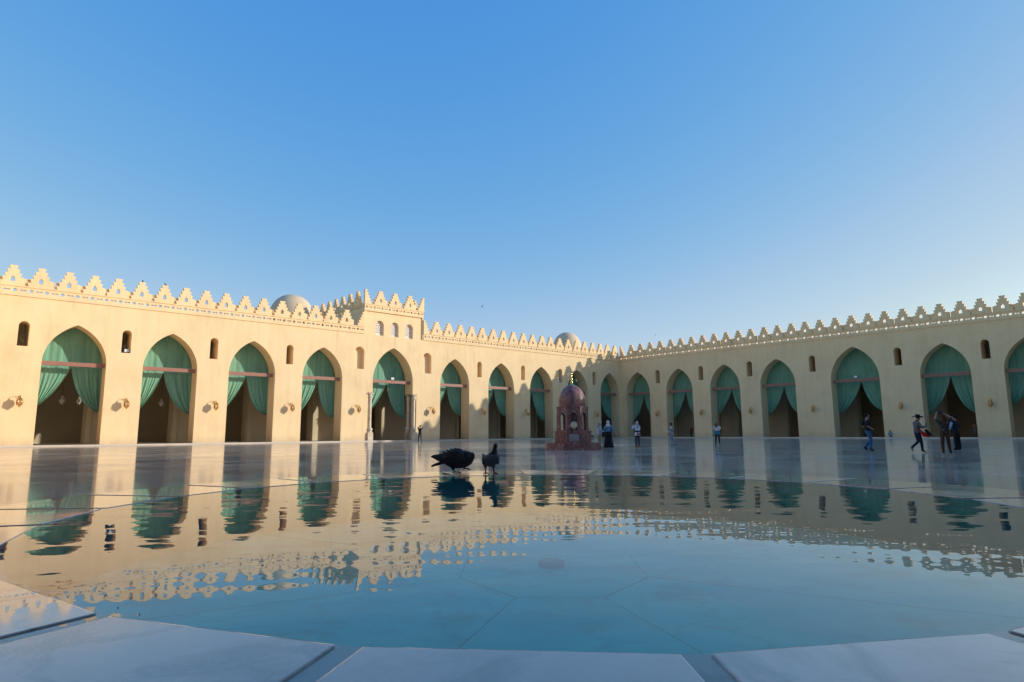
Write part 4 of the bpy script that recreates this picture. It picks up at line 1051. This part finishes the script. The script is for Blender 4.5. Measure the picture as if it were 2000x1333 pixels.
bm = bmesh.new(); loft(bm, [(((1138-760)*q_, -.03, (775-520)*q_), (.006, 0, 0), (0, .005, 0)), (((1135-760)*q_, -.036, (775-555)*q_), (.004, 0, 0), (0, .003, 0)), (((1128-760)*q_, -.038, (775-582)*q_), (.001, 0, 0), (0, .001, 0))], 8); link('beak', mesh_of(bm), 'pigeon_beak', pa)
bm = bmesh.new(); ellipsoid(bm, ((1136-760)*q_, -.032, (775-472)*q_), (.004, .004, .004), 8, 6); link('eye', mesh_of(bm), 'pigeon_eye', pa)
bm = bmesh.new(); foot(bm, ((775-760)*q_, -.015, (775-680)*q_), ((830-760)*q_, -.018, .006), (1, -.2, 0), .45); link('leg', mesh_of(bm), ['pigeon_foot', 'pigeon_black'], pa)
bm = bmesh.new(); foot(bm, ((985-760)*q_, .012, (775-650)*q_), ((1010-760)*q_, .0, (775-700)*q_), (1, -.25, 0), .55, .4); link('leg', mesh_of(bm), ['pigeon_foot', 'pigeon_black'], pa)

pb = thing('pigeon', 'upright grey pigeon with raised head on the pool rim, facing the camera', 'pigeon', (-0.165, 4.70, ZT+.001), 0, 'pigeons on the pool rim')
bm = bmesh.new(); secs = []
for y, l_, r_, dy, ry in ((672, 1400, 1490, .045, .02), (650, 1362, 1528, .046, .040), (615, 1325, 1566, .046, .060), (565, 1292, 1594, .044, .074), (520, 1294, 1594, .036, .074), (480, 1325, 1588, .022, .062), (448, 1390, 1574, .006, .046), (415, 1440, 1564, -.004, .034), (375, 1466, 1560, -.010, .027), (340, 1480, 1560, -.012, .022), (315, 1486, 1568, -.014, .0215), (285, 1490, 1574, -.015, .0215), (262, 1500, 1566, -.013, .016), (252, 1516, 1550, -.012, .009)):
    secs.append((((((l_+r_)/2)-1440)*q_, dy, (800-y)*q_), ((r_-l_)/2*q_, 0, 0), (0, ry, 0)))
loft(bm, secs[:7], 20, 0); loft(bm, secs[6:], 20, 1)
me = mesh_of(bm); me.materials.append(MAT['pigeon_grey']); me.materials.append(MAT['pigeon_neck']); link('body', me, None, pb)
for sg, x0 in ((-1, 1312), (1, 1580)):
    bm = bmesh.new()
    for k in range(5): feather(bm, ((x0+sg*6-1440)*q_, .02+.012*k, (800-(470+14*k))*q_), ((x0-sg*52-20-1440)*q_, .12+.01*k, (800-(585+6*k))*q_), .020, (0, .4, 1), .003)
    ellipsoid(bm, ((x0-1440)*q_, .045, (800-545)*q_), (.012, .055, .040), 14, 10, 0, Matrix.Rotation(.25, 3, 'X'))
    link('wing', mesh_of(bm), 'pigeon_grey', pb)
bm = bmesh.new()
for k in range(5): feather(bm, ((1370-1440)*q_, .09, (800-520)*q_), ((1278+14*k-1440)*q_, .15-.006*k, (800-(462+8*k))*q_), .010, (.3, 0, 1), .002)
link('tail', mesh_of(bm), 'pigeon_black', pb)
bm = bmesh.new(); loft(bm, [(((1556-1440)*q_, -.030, (800-303)*q_), (.006, 0, 0), (0, 0, .006)), (((1564-1440)*q_, -.040, (800-312)*q_), (.005, 0, 0), (0, 0, .004)), (((1572-1440)*q_, -.049, (800-334)*q_), (.0012, 0, 0), (0, 0, .0012))], 8); link('beak', mesh_of(bm), 'pigeon_beak', pb)
for sx in (1502, 1566):
    bm = bmesh.new(); ellipsoid(bm, ((sx-1440)*q_, -.024, (800-290)*q_), (.0035, .0035, .0035), 8, 6); link('eye', mesh_of(bm), 'pigeon_eye', pb)
bm = bmesh.new(); foot(bm, ((1350-1440)*q_, .03, (800-645)*q_), ((1358-1440)*q_, .01, .006), (.1, -1, 0)); link('leg', mesh_of(bm), ['pigeon_foot', 'pigeon_grey'], pb)
bm = bmesh.new(); foot(bm, ((1490-1440)*q_, .03, (800-645)*q_), ((1512-1440)*q_, .005, .006), (.35, -1, 0)); link('leg', mesh_of(bm), ['pigeon_foot', 'pigeon_grey'], pb)

# birds in the air and on the battlements
def bird(label, loc, rz, span, lift, grp, roll=0.0):
    t = thing('bird', label, 'bird', loc, rz, grp)
    bm = bmesh.new(); L_ = span*.55
    loft(bm, [((-L_*.5, 0, 0), (0, .01*span, 0), (0, 0, .01*span)), ((-L_*.2, 0, 0), (0, .055*span, 0), (0, 0, .055*span)), ((L_*.15, 0, 0), (0, .075*span, 0), (0, 0, .075*span)), ((L_*.38, 0, .01), (0, .05*span, 0), (0, 0, .05*span)), ((L_*.5, 0, .01), (0, .01*span, 0), (0, 0, .01*span))], 12)
    link('body', mesh_of(bm), 'pigeon_black', t)
    for sg in (-1, 1):
        bm = bmesh.new(); r = Vector((0, sg*span*.5*math.cos(lift), span*.5*math.sin(lift)))
        feather(bm, (.03, 0, .02), Vector((-.02, 0, .02))+r, span*.10, (1, 0, 0), .004); link('wing', mesh_of(bm), 'pigeon_black', t)
    bm = bmesh.new(); feather(bm, (-L_*.3, 0, 0), (-L_*.75, 0, 0), span*.07, (0, 1, 0), .003); link('tail', mesh_of(bm), 'pigeon_black', t)
def skypos(px, py, dist):
    u = (px-1000)/1228.56; v = -(py-666.5)/1228.56; r = ROLL
    u, v = u*math.cos(r)-v*math.sin(r), u*math.sin(r)+v*math.cos(r); p = PITCH
    return Vector((0, 0, 1))+Vector((u, math.cos(p)-v*math.sin(p), v*math.cos(p)+math.sin(p))).normalized()*dist
bird('small dark bird flying above the battlements right of the portal tower', skypos(942, 600, 110), 2.4, .62, 1.1, 'birds in the air')
bird('tiny faint bird in the sky close above the battlements left of the kiosk', skypos(900, 627, 160), .6, .6, .35, 'birds in the air')
bird('tiny faint bird in the sky above the shaded battlements near the corner', skypos(1280, 655, 150), .3, .6, .3, 'birds in the air')
def perched(label, loc, rz):
    t = thing('bird', label, 'bird', loc, rz, 'birds perched on the battlements')
    bm = bmesh.new()
    loft(bm, [((-.12, 0, .06), (0, .03, 0), (0, 0, .03)), ((-.04, 0, .11), (0, .065, 0), (0, 0, .07)), ((.05, 0, .15), (0, .06, 0), (0, 0, .075)), ((.10, 0, .22), (0, .035, 0), (.02, 0, .03)), ((.12, 0, .27), (0, .035, 0), (.02, 0, .03)), ((.15, 0, .28), (0, .012, 0), (0, 0, .012))], 12)
    link('body', mesh_of(bm), 'pigeon_black', t)
    bm = bmesh.new(); feather(bm, (-.06, 0, .09), (-.24, 0, .0), .035, (0, 1, 0), .004); link('tail', mesh_of(bm), 'pigeon_black', t)
    for sg in (-1, 1):
        bm = bmesh.new(); tube(bm, [(.0, sg*.03, .08), (.01, sg*.03, 0)], .008, 5); link('leg', mesh_of(bm), 'pigeon_foot', t)
perched('dark bird perched on a merlon above the second arch from the left', LW(75.31, 0, 16.15), 2.2)
perched('dark bird perched on the next merlon right, above the second arch', LW(73.29, 0, 16.15), 3.6)
